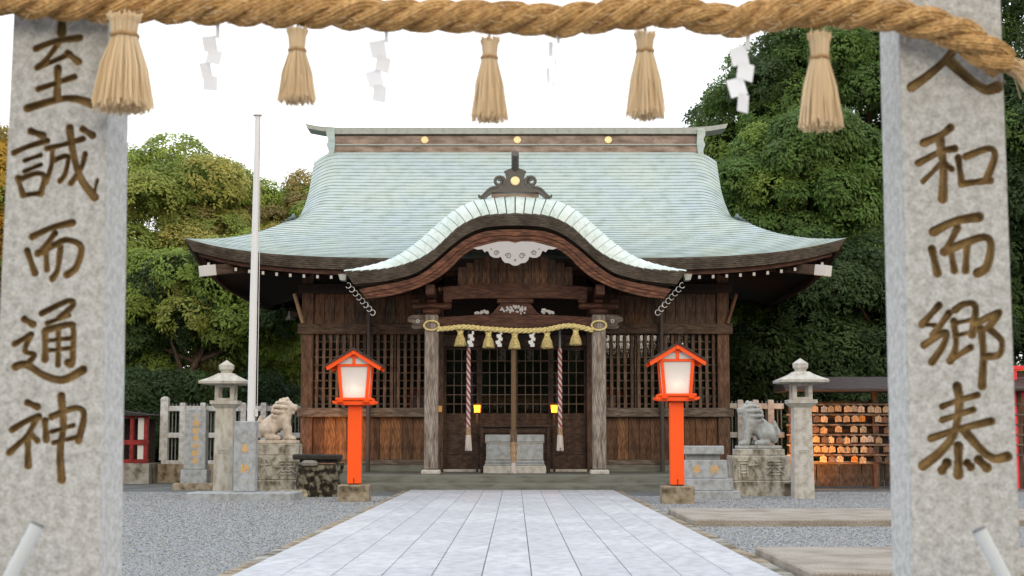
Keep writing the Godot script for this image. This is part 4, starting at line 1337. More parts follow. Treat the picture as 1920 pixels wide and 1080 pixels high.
func make_canopy(hall: Node3D) -> void:
	rng.seed = 61
	var top := mirrored(smooth([Vector2(-2.98, 3.835), Vector2(-2.607, 3.848), Vector2(-2.169, 3.893), Vector2(-1.733, 4.027), Vector2(-1.436, 4.202), Vector2(-1.231, 4.39), Vector2(-0.971, 4.625), Vector2(-0.617, 4.795), Vector2(-0.262, 4.838), Vector2(0.0, 4.845)], 6))
	var inner := mirrored(smooth([Vector2(-3.03, 3.88), Vector2(-2.668, 3.965), Vector2(-2.373, 4.048), Vector2(-2.069, 4.18), Vector2(-1.775, 4.395), Vector2(-1.471, 4.66), Vector2(-1.176, 4.92), Vector2(-0.871, 5.10), Vector2(-0.55, 5.195), Vector2(0.0, 5.235)], 6))
	var bottom := mirrored(smooth([Vector2(-2.84, 3.62), Vector2(-2.372, 3.66), Vector2(-2.05, 3.72), Vector2(-1.731, 3.82), Vector2(-1.435, 4.023), Vector2(-1.147, 4.277), Vector2(-0.849, 4.493), Vector2(-0.56, 4.612), Vector2(-0.25, 4.65), Vector2(0.0, 4.655)], 6))
	var n := 89
	top = even(top, n)
	inner = even(inner, n)
	bottom = even(bottom, n)
	var c := Node3D.new()
	c.name = "canopy"
	hall.add_child(c, true)
	var zf := 1.1
	# layered edge
	var g := Geo.new()
	var layers := 7
	for k in layers:
		for i in n - 1:
			var q := []
			for w in [[i, k], [i + 1, k], [i + 1, k + 1], [i, k + 1]]:
				var p: Vector2 = top[w[0]].lerp(bottom[w[0]], float(w[1]) / layers)
				q.append(Vector3(p.x, p.y, zf - 0.006 - 0.016 * k))
			g.quad(q[0], q[1], q[2], q[3], Vector3.BACK)
			var back := Vector3(0, 0, -0.4 if k == layers - 1 else -0.016)
			g.quad(q[2], q[3], q[3] + back, q[2] + back, Vector3.DOWN)
	for e in [0, n - 1]:
		var a := Vector3(top[e].x, top[e].y, zf)
		var b := Vector3(bottom[e].x, bottom[e].y, zf - 0.1)
		g.quad(a, b, b + Vector3(0, 0, -3.0), a + Vector3(0, 0, -3.0), Vector3(-1 if e == 0 else 1, 0, 0))
	obj("layered_edge", g.mesh(), M.copper_brown, c)
	# rolled copper verge, panel by panel
	for i in range(0, n - 1, 2):
		g = Geo.new()
		var rows := []
		for k in 6:
			var t := k / 5.0
			var line := []
			for j in 3:
				var shift := [0.15, 0.0, -0.15][j] as float
				var a: Vector2 = top[i + j].lerp(top[i + 1], absf(shift))
				var slant := 3.2 * clampf((i + j - n / 2) / 14.0, -1.0, 1.0)
				var at := clampf(lerpf(i + j, i + 1, absf(shift)) + slant, 0.0, n - 1.001)
				var b: Vector2 = inner[int(at)].lerp(inner[int(at) + 1], at - int(at))
				var p := a.lerp(b, sin(t * PI * 0.5))
				var lip := 0.012 * (j / 2.0 if i < n / 2 else 1.0 - j / 2.0)
				line.append(Vector3(p.x, p.y + lip, zf + 0.01 - 0.6 * (1.0 - cos(t * PI * 0.5))))
			rows.append(line)
		g.sheet(rows, Vector3(0, 0.6, 1))
		for e in [0, 2]:
			for k in 5:
				g.quad(rows[k][e], rows[k + 1][e], rows[k + 1][e] + Vector3(0, -0.014, -0.006), rows[k][e] + Vector3(0, -0.014, -0.006), Vector3(1 if (e == 2) else -1, 0, 0))
		obj("copper_panel", g.mesh(), M["copper_panel%d" % (rng.randi() % 3)], c)
	g = Geo.new()
	var under := []
	for k in 6:
		var t := k / 5.0
		var line := []
		for i in n:
			var p: Vector2 = top[i].lerp(inner[i], sin(t * PI * 0.5))
			line.append(Vector3(p.x, p.y - 0.012, zf - 0.002 - 0.6 * (1.0 - cos(t * PI * 0.5))))
		under.append(line)
	g.sheet(under, Vector3(0, 0.6, 1))
	obj("verge_core", g.mesh(), M.copper_dark, c)
	# the barrel of the canopy back to the main roof, and its boarded underside
	g = Geo.new()
	for k in 14:
		var z0 := zf - 0.59 - 0.3 * k
		var a := []
		var b := []
		for i in n:
			a.append(Vector3(inner[i].x, inner[i].y + 0.012, z0))
			b.append(Vector3(inner[i].x, inner[i].y, z0 - 0.3))
		g.sheet([a, b], Vector3.UP)
	obj("barrel_roof", g.mesh(), M.copper_green, c)
	g = Geo.new()
	var rows := []
	for k in 2:
		var line := []
		for i in n:
			line.append(Vector3(bottom[i].x * 0.98, bottom[i].y + 0.02, zf - 0.3 - 2.8 * k))
		rows.append(line)
	g.sheet(rows, Vector3.DOWN)
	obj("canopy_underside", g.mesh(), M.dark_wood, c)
	# bargeboard
	var low := mirrored(smooth([Vector2(-2.62, 3.37), Vector2(-2.238, 3.415), Vector2(-1.761, 3.547), Vector2(-1.35, 3.745), Vector2(-1.06, 3.985), Vector2(-1.03, 4.03), Vector2(-0.80, 4.215), Vector2(-0.45, 4.33), Vector2(-0.2, 4.36), Vector2(0.0, 4.32)], 6))
	low = even(low, n)
	var edge := mirrored(smooth([Vector2(-2.74, 3.53), Vector2(-2.372, 3.60), Vector2(-2.05, 3.66), Vector2(-1.731, 3.755), Vector2(-1.435, 3.955), Vector2(-1.147, 4.205), Vector2(-0.849, 4.425), Vector2(-0.56, 4.545), Vector2(-0.25, 4.585), Vector2(0.0, 4.59)], 6))
	edge = even(edge, n)
	var bz := zf - 0.16
	g = Geo.new()
	for i in n - 1:
		var bands := [[0.0, 0.0], [0.42, 0.0], [0.47, 0.02], [0.72, 0.02], [0.76, 0.035], [1.0, 0.035]]
		for k in bands.size() - 1:
			var q := []
			for w in [[i, k], [i + 1, k], [i + 1, k + 1], [i, k + 1]]:
				var p: Vector2 = edge[w[0]].lerp(low[w[0]], bands[w[1]][0])
				q.append(Vector3(p.x, p.y, bz - bands[w[1]][1]))
			g.quad(q[0], q[1], q[2], q[3], Vector3.BACK)
			if k == bands.size() - 2:
				g.quad(q[3], q[2], q[2] + Vector3(0, 0, -0.09), q[3] + Vector3(0, 0, -0.09), Vector3.DOWN)
	for e in [0, n - 1]:
		g.quad(Vector3(edge[e].x, edge[e].y, bz), Vector3(low[e].x, low[e].y, bz - 0.035), Vector3(low[e].x, low[e].y, bz - 0.12), Vector3(edge[e].x, edge[e].y, bz - 0.12), Vector3(-1 if e == 0 else 1, 0, 0))
	obj("bargeboard", g.mesh(), M.barge_wood, c)
	# carved pendant below the bargeboard's peak
	var outline := [Vector2(0.0, 4.345), Vector2(0.12, 4.372), Vector2(0.30, 4.365), Vector2(0.45, 4.33), Vector2(0.60, 4.29), Vector2(0.735, 4.255), Vector2(0.66, 4.225), Vector2(0.58, 4.235), Vector2(0.53, 4.175), Vector2(0.505, 4.205), Vector2(0.47, 4.19), Vector2(0.44, 4.12), Vector2(0.38, 4.085), Vector2(0.31, 4.08), Vector2(0.25, 4.10), Vector2(0.225, 4.04), Vector2(0.18, 3.995), Vector2(0.10, 3.985), Vector2(0.05, 3.95), Vector2(0.0, 3.94)]
	var poly := PackedVector2Array(outline)
	for i in range(outline.size() - 2, 0, -1):
		poly.append(Vector2(-outline[i].x, outline[i].y))
	g = Geo.new()
	g.prism(poly, bz - 0.005, bz + 0.045)
	var pend := obj("carved_pendant", g.mesh(), M.carving_grey, c)
	g = Geo.new()
	for s in [-1.0, 1.0]:
		for sp in [[0.12, 4.115, 0.055, 1.0], [0.33, 4.165, 0.048, -1.0]]:
			var pts := []
			var rr := []
			for k in 22:
				var a := k / 21.0 * TAU * 1.3
				var rad: float = sp[2] * (1.0 - k / 30.0)
				pts.append(Vector3(s * (sp[0] + cos(a) * rad * sp[3]), sp[1] + sin(a) * rad, bz + 0.046))
				rr.append(0.008)
			g.tube(pts, rr, 6)
	for p in [[0.0, 4.04, 0.02], [0.42, 4.235, 0.014], [-0.42, 4.235, 0.014]]:
		g.lathe([Vector2(p[2], 0.0), Vector2(p[2], 0.004), Vector2(0, 0.004)], 12, Vector3(p[0], p[1], bz + 0.046), true, Basis(Vector3.RIGHT, PI / 2))
	obj("carved_scroll", g.mesh(), M.grey_ink, pend)

	# crest on top: scrolls, gold disc, base and the rod that points up and forward
	var crest := Node3D.new()
	crest.name = "roof_crest"
	c.add_child(crest, true)
	var cz := away(26.3)
	slab("crest_base", M.copper_rose, crest, -0.42, 0.42, 5.13, 5.275, cz - 0.9, cz + 0.02, 0.01)
	var co := [Vector2(0.0, 5.70), Vector2(0.07, 5.715), Vector2(0.13, 5.69), Vector2(0.20, 5.66), Vector2(0.17, 5.60), Vector2(0.16, 5.52), Vector2(0.2, 5.42), Vector2(0.33, 5.39), Vector2(0.45, 5.36), Vector2(0.55, 5.27), Vector2(0.64, 5.19), Vector2(0.60, 5.165), Vector2(0.50, 5.20), Vector2(0.40, 5.28), Vector2(0.0, 5.285)]
	var cp := PackedVector2Array(co)
	for i in range(co.size() - 2, 0, -1):
		cp.append(Vector2(-co[i].x, co[i].y))
	g = Geo.new()
	g.prism(cp, cz - 0.02, cz + 0.07)
	for s in [-1.0, 1.0]:
		var pts := []
		var rr := []
		for k in 30:
			var a := PI * 1.2 - k / 29.0 * TAU * 1.5
			var rad := 0.105 * (1.0 - k / 36.0)
			pts.append(Vector3(s * (0.285 + cos(a) * rad), 5.475 + sin(a) * rad, cz + 0.05))
			rr.append(0.036 * (1.0 - k / 60.0))
		g.tube(pts, rr, 8)
		var tail := smooth([Vector3(s * 0.30, 5.385, cz + 0.06), Vector3(s * 0.45, 5.345, cz + 0.06), Vector3(s * 0.55, 5.25, cz + 0.06), Vector3(s * 0.63, 5.19, cz + 0.06), Vector3(s * 0.645, 5.24, cz + 0.06)], 5)
		var tr := []
		for k in tail.size():
			tr.append(0.03 - 0.015 * k / tail.size())
		g.tube(tail, tr, 8)
	obj("scroll_plate", g.mesh(), M.copper_dark, crest)
	g = Geo.new()
	g.lathe([Vector2(0, 0), Vector2(0.082, 0.0), Vector2(0.082, 0.02), Vector2(0.065, 0.03), Vector2(0, 0.03)], 24, Vector3(0.0, 5.48, cz + 0.071), true, Basis(Vector3.RIGHT, PI / 2))
	obj("gold_disc", g.mesh(), M.gold, crest)
	g = Geo.new()
	g.tube([Vector3(0, 5.62, cz - 0.05), Vector3(0, 5.80, cz + 0.12), Vector3(0, 5.93, cz + 0.34)], [0.068, 0.067, 0.067], 20)
	obj("crest_rod", g.mesh(), M.copper_dark, crest)

	# posts, beams and carved blocks of the canopy
	for s in [-1.0, 1.0]:
		var x: float = s * 1.51
		slab("column_foot", M.white_stone, c, x - 0.17, x + 0.17, 0.284, 0.37, -0.17, 0.17, 0.02)
		slab("column", M.grey_column, c, x - 0.122, x + 0.122, 0.37, 3.16, -0.122, 0.122, 0.026)
		slab("bracket_block", M.red_beam, c, x - 0.16, x + 0.16, 3.165, 3.26, -0.16, 0.16, 0.03)
		slab("bracket_arm", M.red_beam, c, x - 0.36, x + 0.36, 3.262, 3.37, -0.07, 0.07, 0.03)
		for k in [-0.29, 0.0, 0.29]:
			slab("bracket_block", M.red_beam, c, x + k - 0.075, x + k + 0.075, 3.372, 3.45, -0.09, 0.09, 0.02)
		# beam nose with a carved eye
		var np := PackedVector2Array()
		for p in smooth([Vector2(0.12, 2.915), Vector2(0.22, 2.90), Vector2(0.34, 2.905), Vector2(0.37, 2.96), Vector2(0.33, 2.99), Vector2(0.43, 3.04), Vector2(0.42, 3.11), Vector2(0.33, 3.15), Vector2(0.12, 3.155)], 4):
			np.append(Vector2(s * p.x, p.y))
		g = Geo.new()
		g.prism(np, -0.07, 0.07, Transform3D(Basis(), Vector3(x, 0, 0)))
		var nose := obj("beam_nose", g.mesh(), M.grey_beam, c)
		g = Geo.new()
		g.lathe([Vector2(0.035, 0.0), Vector2(0.035, 0.012), Vector2(0.016, 0.012), Vector2(0.016, 0.002)], 14, Vector3(x + s * 0.25, 3.04, 0.07), true, Basis(Vector3.RIGHT, PI / 2))
		obj("carved_eye", g.mesh(), M.carving_grey, nose)
		# tie beam back to the hall, eave beam
		slab("tie_beam", M.beam_wood, c, x - 0.08, x + 0.08, 3.0, 3.2, -2.05, -0.125, 0.01)
		slab("side_beam", M.red_beam, c, x - 0.08, x + 0.08, 3.46, 3.64, -2.05, 0.72, 0.01)
		for k in 5:
			slab("canopy_rafter", M.dark_wood, c, s * (1.75 + 0.22 * k) - 0.035, s * (1.75 + 0.22 * k) + 0.035, 3.66, 3.73, -1.6, 0.85, 0.004)
	var arch := func(y0: float, y1: float, half: float, bow: float, crown: float) -> PackedVector2Array:
		var out := PackedVector2Array()
		for k in 17:
			var t := k / 8.0 - 1.0
			out.append(Vector2(half * t, y0 + bow * (1.0 - t * t * t * t)))
		for k in 17:
			var t := 1.0 - k / 8.0
			out.append(Vector2(half * t, y1 + crown * (1.0 - t * t)))
		return out
	g = Geo.new()
	g.prism(arch.call(2.90, 3.10, 1.388, 0.02, 0.06), -0.09, 0.09)
	obj("rainbow_beam", g.mesh(), M.red_beam, c)
	g = Geo.new()
	g.prism(arch.call(3.42, 3.66, 1.30, 0.04, 0.06), -0.085, 0.085)
	obj("upper_beam", g.mesh(), M.red_beam, c)
	# frog-leg strut with carving
	g = Geo.new()
	g.prism(PackedVector2Array([Vector2(-0.46, 3.165), Vector2(0.46, 3.165), Vector2(0.40, 3.20), Vector2(0.30, 3.32), Vector2(0.26, 3.36), Vector2(-0.26, 3.36), Vector2(-0.30, 3.32), Vector2(-0.40, 3.20)]), -0.05, 0.05)
	var strut := obj("frog_leg_strut", g.mesh(), M.red_beam, c)
	slab("bracket_block", M.red_beam, c, -0.33, 0.33, 3.362, 3.455, -0.08, 0.08, 0.02)
	g = Geo.new()
	for k in 46:
		var a := rnd(0, TAU)
		var q := sqrt(rng.randf())
		g.lathe([Vector2(0.022, 0.0), Vector2(0.018, 0.018), Vector2(0, 0.026)], 7, Vector3(cos(a) * q * 0.26, 3.245 + sin(a) * q * 0.075, 0.05), true, Basis(Vector3.RIGHT, PI / 2))
	obj("flower_carving", g.mesh(), M.carving_grey, strut)
	for s in [-1.0, 1.0]:
		g = Geo.new()
		for k in 16:
			var u := rng.randf()
			g.lathe([Vector2(0.03, 0.0), Vector2(0.024, 0.02), Vector2(0, 0.03)], 7, Vector3(s * lerpf(0.48, 0.72, u), 3.185 + rnd(0, 0.085) * (1.0 - u), 0.02), true, Basis(Vector3.RIGHT, PI / 2))
		obj("leaf_carving", g.mesh(), M.carving_grey, strut)
	# boarded gable
	for k in 18:
		var x := -1.27 + 0.1494 * k
		var y := 4.30 - 0.28 * x * x - (0.3 if absf(x) > 1.1 else 0.0)
		bx("gable_board", M["board%d" % (rng.randi() % 3)], c, Vector3(x, (3.70 + y) * 0.5, -0.02), Vector3(0.143, y - 3.70, 0.025), 0.004)
	# pale ends at the canopy's eaves
	for s in [-1.0, 1.0]:
		g = Geo.new()
		g.prism(PackedVector2Array([Vector2(s * 2.95, 3.80), Vector2(s * 3.10, 3.79), Vector2(s * 3.07, 3.69), Vector2(s * 2.98, 3.68)]), 0.75, 1.0)
		obj("gutter_end", g.mesh(), M.copper_pale, c)

func make_hall() -> void:
	var hall := thing("shrine_hall", "wooden shrine hall with a curved green copper roof and arched canopy", "shrine")
	make_walls(hall)
	make_roof(hall)
	make_canopy(hall)

func red_lantern(label: String, at: Vector3, tall := 1.0) -> void:
	var t := thing("red_lantern", label, "lantern", at, "red lanterns standing either side of the approach")
	var foot := slab("foot_block", M.concrete, t, -0.225, 0.225, -0.05, 0.25, -0.225, 0.225, 0.015)
	foot.material_override = M.tan_stone
	var post := slab("post", M.vermilion, t, -0.096, 0.096, 0.262, 1.40 * tall, -0.096, 0.096, 0.01)
	slab("bolt_slot", M.dark_slate, post, -0.007, 0.007, 0.265 - post.position.y, 0.345 - post.position.y, 0.09, 0.0975, 0.0)
	slab("base_plate", M.dark_slate, t, -0.085, 0.085, 0.25, 0.262, -0.085, 0.085, 0.0)
	var y := 1.40 * tall
	# tray: crossed beams with rounded, lifted ends under a board
	for k in 4:
		var along: bool = k < 2
		var off := 0.19 if k % 2 else -0.19
		var poly := PackedVector2Array()
		for p in smooth([Vector2(-0.315, y + 0.07), Vector2(-0.30, y + 0.035), Vector2(-0.2, y + 0.015), Vector2(0.0, y + 0.012), Vector2(0.2, y + 0.015), Vector2(0.30, y + 0.035), Vector2(0.315, y + 0.07)], 3):
			poly.append(p)
		var g := Geo.new()
		var lift := 0.0 if along else 0.006
		g.prism(poly, -0.04, 0.04, Transform3D(Basis() if along else Basis(Vector3.UP, PI / 2), Vector3(0, lift, off) if along else Vector3(off, lift, 0)))
		obj("tray_beam", g.mesh(), M.vermilion, t)
	slab("tray", M.vermilion, t, -0.265, 0.265, y + 0.077, y + 0.115, -0.265, 0.265, 0.008)
	var b := y + 0.115
	var h := 0.46
	var lo := 0.185
	var hi := 0.222
	for sx in [-1.0, 1.0]:
		for sz in [-1.0, 1.0]:
			var g := Geo.new()
			var turn := Basis(Vector3.BACK, -sx * (hi - lo) / h) * Basis(Vector3.RIGHT, sz * (hi - lo) / h)
			g.box(Vector3(sx * (lo + hi) * 0.5, b + h * 0.5, sz * (lo + hi) * 0.5), Vector3(0.046, h, 0.046), 0.006, turn)
			obj("corner_post", g.mesh(), M.vermilion, t)
	for k in 4:
		var turn := Basis(Vector3.UP, k * PI / 2)
		var g := Geo.new()
		g.quad(turn * Vector3(-lo, b + 0.004, lo - 0.006), turn * Vector3(lo, b + 0.004, lo - 0.006), turn * Vector3(hi, b + h, hi - 0.006), turn * Vector3(-hi, b + h, hi - 0.006), turn * Vector3.BACK)
		g.quad(turn * Vector3(-lo, b + 0.004, lo - 0.010), turn * Vector3(lo, b + 0.004, lo - 0.010), turn * Vector3(hi, b + h, hi - 0.010), turn * Vector3(-hi, b + h, hi - 0.010), turn * Vector3.FORWARD)
		obj("paper_pane", g.mesh(), M.lamp_paper, t)
		g = Geo.new()
		g.box(turn * Vector3(0, b + h + 0.014, hi), turn.scaled(Vector3.ONE) * Vector3(0.5, 0, 0) * 0.0 + Vector3(0.50, 0.036, 0.05), 0.006, turn)
		obj("top_rail", g.mesh(), M.vermilion, t)
	# gabled roof
	var e := b + h + 0.005
	var apex := e + 0.235
	for s in [-1.0, 1.0]:
		var g := Geo.new()
		g.prism(PackedVector2Array([Vector2(0, apex), Vector2(s * 0.41, e - 0.012), Vector2(s * 0.42, e + 0.012), Vector2(0, apex + 0.03)]), -0.345, 0.345)
		var sheet := obj("roof_sheet", g.mesh(), M.rack_roof, t)
		for z in [-0.3, 0.3]:
			g = Geo.new()
			g.prism(PackedVector2Array([Vector2(0, apex - 0.002), Vector2(s * 0.405, e - 0.014), Vector2(s * 0.385, e - 0.068), Vector2(s * 0.30, e - 0.02), Vector2(0, apex - 0.065)]), z - 0.016, z + 0.016)
			obj("bargeboard", g.mesh(), M.vermilion, sheet)
	for z in [-0.235, 0.235]:
		var g := Geo.new()
		g.prism(PackedVector2Array([Vector2(-0.24, e + 0.028), Vector2(0.24, e + 0.028), Vector2(0.0, apex - 0.03)]), z - 0.006, z + 0.006)
		obj("gable_panel", g.mesh(), M.white_paint, t)
		g = Geo.new()
		g.box(Vector3(0, e + 0.085, z + signf(z) * 0.014), Vector3(0.045, 0.12, 0.016), 0.003)
		g.box(Vector3(0, e + 0.135, z + signf(z) * 0.015), Vector3(0.12, 0.035, 0.018), 0.003)
		obj("gable_strut", g.mesh(), M.vermilion, t)
	slab("ridge_beam", M.vermilion, t, -0.022, 0.022, apex - 0.075, apex - 0.03, -0.34, 0.34, 0.005)
	var g := Geo.new()
	g.lathe([Vector2(0.0, -0.05), Vector2(0.03, -0.04), Vector2(0.042, 0.0), Vector2(0.03, 0.04), Vector2(0.0, 0.05)], 16, Vector3(0, b + 0.13, 0.09))
	var bulb := obj("bulb", g.mesh(), M.lamp_white, t)
	lamp_light(t, Vector3(0, b + 0.13, 0.09), Color(1.0, 0.93, 0.82), 0.007, 0.04)
	bulb.set_meta("label", "glowing bulb inside the paper panes")

func stone_lantern(label: String, at: Vector3, mat: Material) -> void:
	var t := thing("stone_lantern", label, "stone lantern", at, "stone lanterns either side of the courtyard")
	var g := Geo.new()
	g.stack([[0.155, 0.155, -0.05], [0.15, 0.15, 0.3], [0.135, 0.135, 1.40]])
	obj("shaft", g.mesh(), mat, t)
	g = Geo.new()
	g.stack([[0.14, 0.14, 1.40], [0.20, 0.20, 1.455], [0.215, 0.215, 1.465], [0.215, 0.215, 1.52]])
	obj("platform", g.mesh(), mat, t)
	for sx in [-1.0, 1.0]:
		for sz in [-1.0, 1.0]:
			bx("fire_box_post", mat, t, Vector3(sx * 0.12, 1.64, sz * 0.12), Vector3(0.065, 0.238, 0.065), 0.008)
	slab("fire_box_sill", mat, t, -0.15, 0.15, 1.521, 1.56, -0.15, 0.15, 0.004)
	slab("fire_box_head", mat, t, -0.15, 0.15, 1.735, 1.775, -0.15, 0.15, 0.004)
	g = Geo.new()
	g.stack([[0.30, 0.30, 1.772], [0.365, 0.365, 1.785], [0.37, 0.37, 1.825], [0.26, 0.26, 1.87], [0.17, 0.17, 1.915], [0.115, 0.115, 1.955]])
	obj("roof", g.mesh(), mat, t)
	g = Geo.new()
	g.lathe([Vector2(0.085, 1.953), Vector2(0.09, 1.985), Vector2(0.118, 2.02), Vector2(0.124, 2.085), Vector2(0.0, 2.17)], 6, Vector3.ZERO, false)
	obj("finial", g.mesh(), mat, t)
	# swirl carved low on the shaft
	g = Geo.new()
	for s in [-1.0, 0.0, 1.0]:
		var pts := []
		var rr := []
		for k in 12:
			var a := k / 11.0 * TAU
			pts.append(Vector3(s * 0.05 + cos(a) * 0.035 * (1 - k / 16.0), 0.72 + sin(a) * 0.03, 0.149))
			rr.append(0.004)
		g.tube(pts, rr, 5)
	obj("carved_swirl", g.mesh(), mat, t)

func guardian(label: String, at: Vector3, face: float, raised: float, mat: Material, ped: Material) -> void:
	# pedestal
	var p := thing("lion_pedestal", label + " pedestal", "pedestal", Vector3(at.x, 0, at.z), "pedestals of the guardian lions")
	p.set_meta("label", "stone pedestal of large carved characters under the %s guardian lion" % ("cream" if face > 0 else "grey"))
	slab("foundation", ped, p, -0.50, 0.50, -0.05, 0.25, -0.38, 0.38, 0.015)
	slab("inscribed_block", ped, p, -0.465, 0.465, 0.252, 0.65, -0.34, 0.34, 0.012)
	slab("top_slab", ped, p, -0.385, 0.385, 0.652, at.y - 0.06, -0.28, 0.28, 0.012)
	character(p, KEN, Vector3(-0.23, 0.45, 0.34), Vector2(0.36, 0.34), 0.03, 0.024, ped)
	character(p, HO, Vector3(0.21, 0.45, 0.34), Vector2(0.36, 0.34), 0.03, 0.024, ped)
	var t := thing("guardian_lion", label, "statue", Vector3(at.x, at.y - 0.06, at.z), "guardian lion statues")
	slab("plinth", mat, t, -0.35, 0.35, 0.002, 0.055, -0.2, 0.2, 0.01)
	var f := face
	var bones := []
	var add := func(a: Vector3, b: Vector3, ra: float, rb: float, k := 0.05) -> void:
		bones.append([Vector3(a.x * f, a.y, a.z), Vector3(b.x * f, b.y, b.z), ra, rb, k])
	var up := raised
	add.call(Vector3(-0.15, 0.20, 0), Vector3(0.07, 0.38, 0), 0.155, 0.15)
	add.call(Vector3(0.08, 0.30, 0), Vector3(0.10, 0.44, 0), 0.125, 0.13)
	for s in [-1.0, 1.0]:
		add.call(Vector3(-0.16, 0.17, s * 0.09), Vector3(-0.08, 0.18, s * 0.10), 0.11, 0.10, 0.035)
		add.call(Vector3(-0.12, 0.05, s * 0.14), Vector3(0.03, 0.04, s * 0.15), 0.055, 0.05, 0.03)
		add.call(Vector3(0.12, 0.36, s * 0.085), Vector3(0.17, 0.20, s * 0.09), 0.075, 0.058, 0.04)
		add.call(Vector3(0.17, 0.20, s * 0.09), Vector3(0.19, 0.06, s * 0.09), 0.058, 0.05, 0.02)
		add.call(Vector3(0.19, 0.045, s * 0.09), Vector3(0.26, 0.036, s * 0.095), 0.052, 0.042, 0.02)
		for c in 3:
			add.call(Vector3(0.27, 0.03, s * 0.095 + (c - 1) * 0.032), Vector3(0.292, 0.022, s * 0.095 + (c - 1) * 0.034), 0.02, 0.016, 0.008)
		add.call(Vector3(0.12, 0.60 + up, s * 0.10), Vector3(0.08, 0.62 + up, s * 0.13), 0.035, 0.018, 0.02)
	# head: skull, brow, muzzle, jaw with an open mouth
	add.call(Vector3(0.10, 0.50 + up * 0.5, 0), Vector3(0.14, 0.555 + up, 0), 0.14, 0.125)
	add.call(Vector3(0.22, 0.54 + up, 0), Vector3(0.275, 0.535 + up * 1.2, 0), 0.075, 0.06, 0.03)
	add.call(Vector3(0.20, 0.47 + up * 0.9, 0), Vector3(0.25, 0.462 + up, 0), 0.055, 0.042, 0.015)
	for s in [-1.0, 1.0]:
		add.call(Vector3(0.215, 0.60 + up, s * 0.03), Vector3(0.20, 0.605 + up, s * 0.085), 0.026, 0.022, 0.015)
		add.call(Vector3(0.235, 0.575 + up, s * 0.055), Vector3(0.24, 0.575 + up, s * 0.056), 0.017, 0.017, 0.005)
	add.call(Vector3(0.31, 0.565 + up * 1.2, -0.02), Vector3(0.31, 0.565 + up * 1.2, 0.02), 0.026, 0.026, 0.015)
	# mane curls
	rng.seed = 77
	for ring in 5:
		for k in 11:
			var a := TAU * k / 11.0 + ring * 0.3
			var x := 0.16 - ring * 0.052
			var r := [0.125, 0.15, 0.165, 0.16, 0.13][ring] as float
			var y: float = [0.555, 0.525, 0.49, 0.46, 0.43][ring] + up * (1.0 - ring * 0.2)
			if cos(a) < -0.72 and ring < 2:
				continue
			add.call(Vector3(x, y + cos(a) * r, sin(a) * r), Vector3(x - 0.01, y + cos(a) * r - 0.008, sin(a) * r), 0.036, 0.03, 0.010)
	# tail with flame curls
	add.call(Vector3(-0.27, 0.08, 0), Vector3(-0.31, 0.22, 0), 0.05, 0.055, 0.03)
	add.call(Vector3(-0.31, 0.22, 0), Vector3(-0.27, 0.38, 0), 0.058, 0.03, 0.02)
	for s in [-1.0, 1.0]:
		add.call(Vector3(-0.31, 0.18, s * 0.03), Vector3(-0.28, 0.32, s * 0.075), 0.045, 0.022, 0.012)
	var lo := Vector3(-0.40, -0.02, -0.24)
	var hi := Vector3(0.40, 0.82, 0.24)
	obj("body", body_mesh(bones, lo, hi, 0.0115), mat, t, Vector3(0, 0.055, 0))

func fence_run(label: String, x0: float, x1: float, z: float, end_post: bool, base_mat: Material, pitch: float) -> void:
	var t := thing("stone_fence", label, "fence", Vector3(0, 0, z), "pale stone post fences")
	slab("base_course", base_mat, t, x0 - 0.06, x1, -0.05, 0.39, -0.16, 0.16, 0.012)
	slab("bottom_rail", M.fence_stone, t, x0, x1, 0.392, 0.47, -0.1, 0.1, 0.008)
	for y in [1.0, 1.565]:
		slab("rail", M.fence_stone, t, x0, x1, y - 0.055, y + 0.055, -0.04, 0.04, 0.008)
	if end_post:
		var g := Geo.new()
		g.stack([[0.085, 0.085, 0.472], [0.08, 0.08, 1.72], [0.085, 0.085, 1.74], [0.075, 0.075, 1.79], [0.03, 0.03, 1.82]], Vector3(x0 + 0.04, 0, 0))
		obj("end_post", g.mesh(), M.fence_stone, t)
	var g := Geo.new()
	g.stack([[0.06, 0.06, 0.472], [0.056, 0.056, 1.66], [0.045, 0.045, 1.69]])
	var m := g.mesh()
	var x := x0 + pitch * (1.0 if end_post else 0.3)
	while x < x1:
		obj("post", m, M.fence_stone, t, Vector3(x, 0, 0.03))
		x += pitch
	g = Geo.new()
	var bar_m := box_mesh(Vector3(0.022, 1.16, 0.016), 0.0)
	x = x0 + 0.1
	while x < x1:
		bx("thin_bar", M.fence_bar, t, Vector3(x, 1.07, -0.12), Vector3(0.022, 1.20, 0.016), 0.0)
		x += 0.075

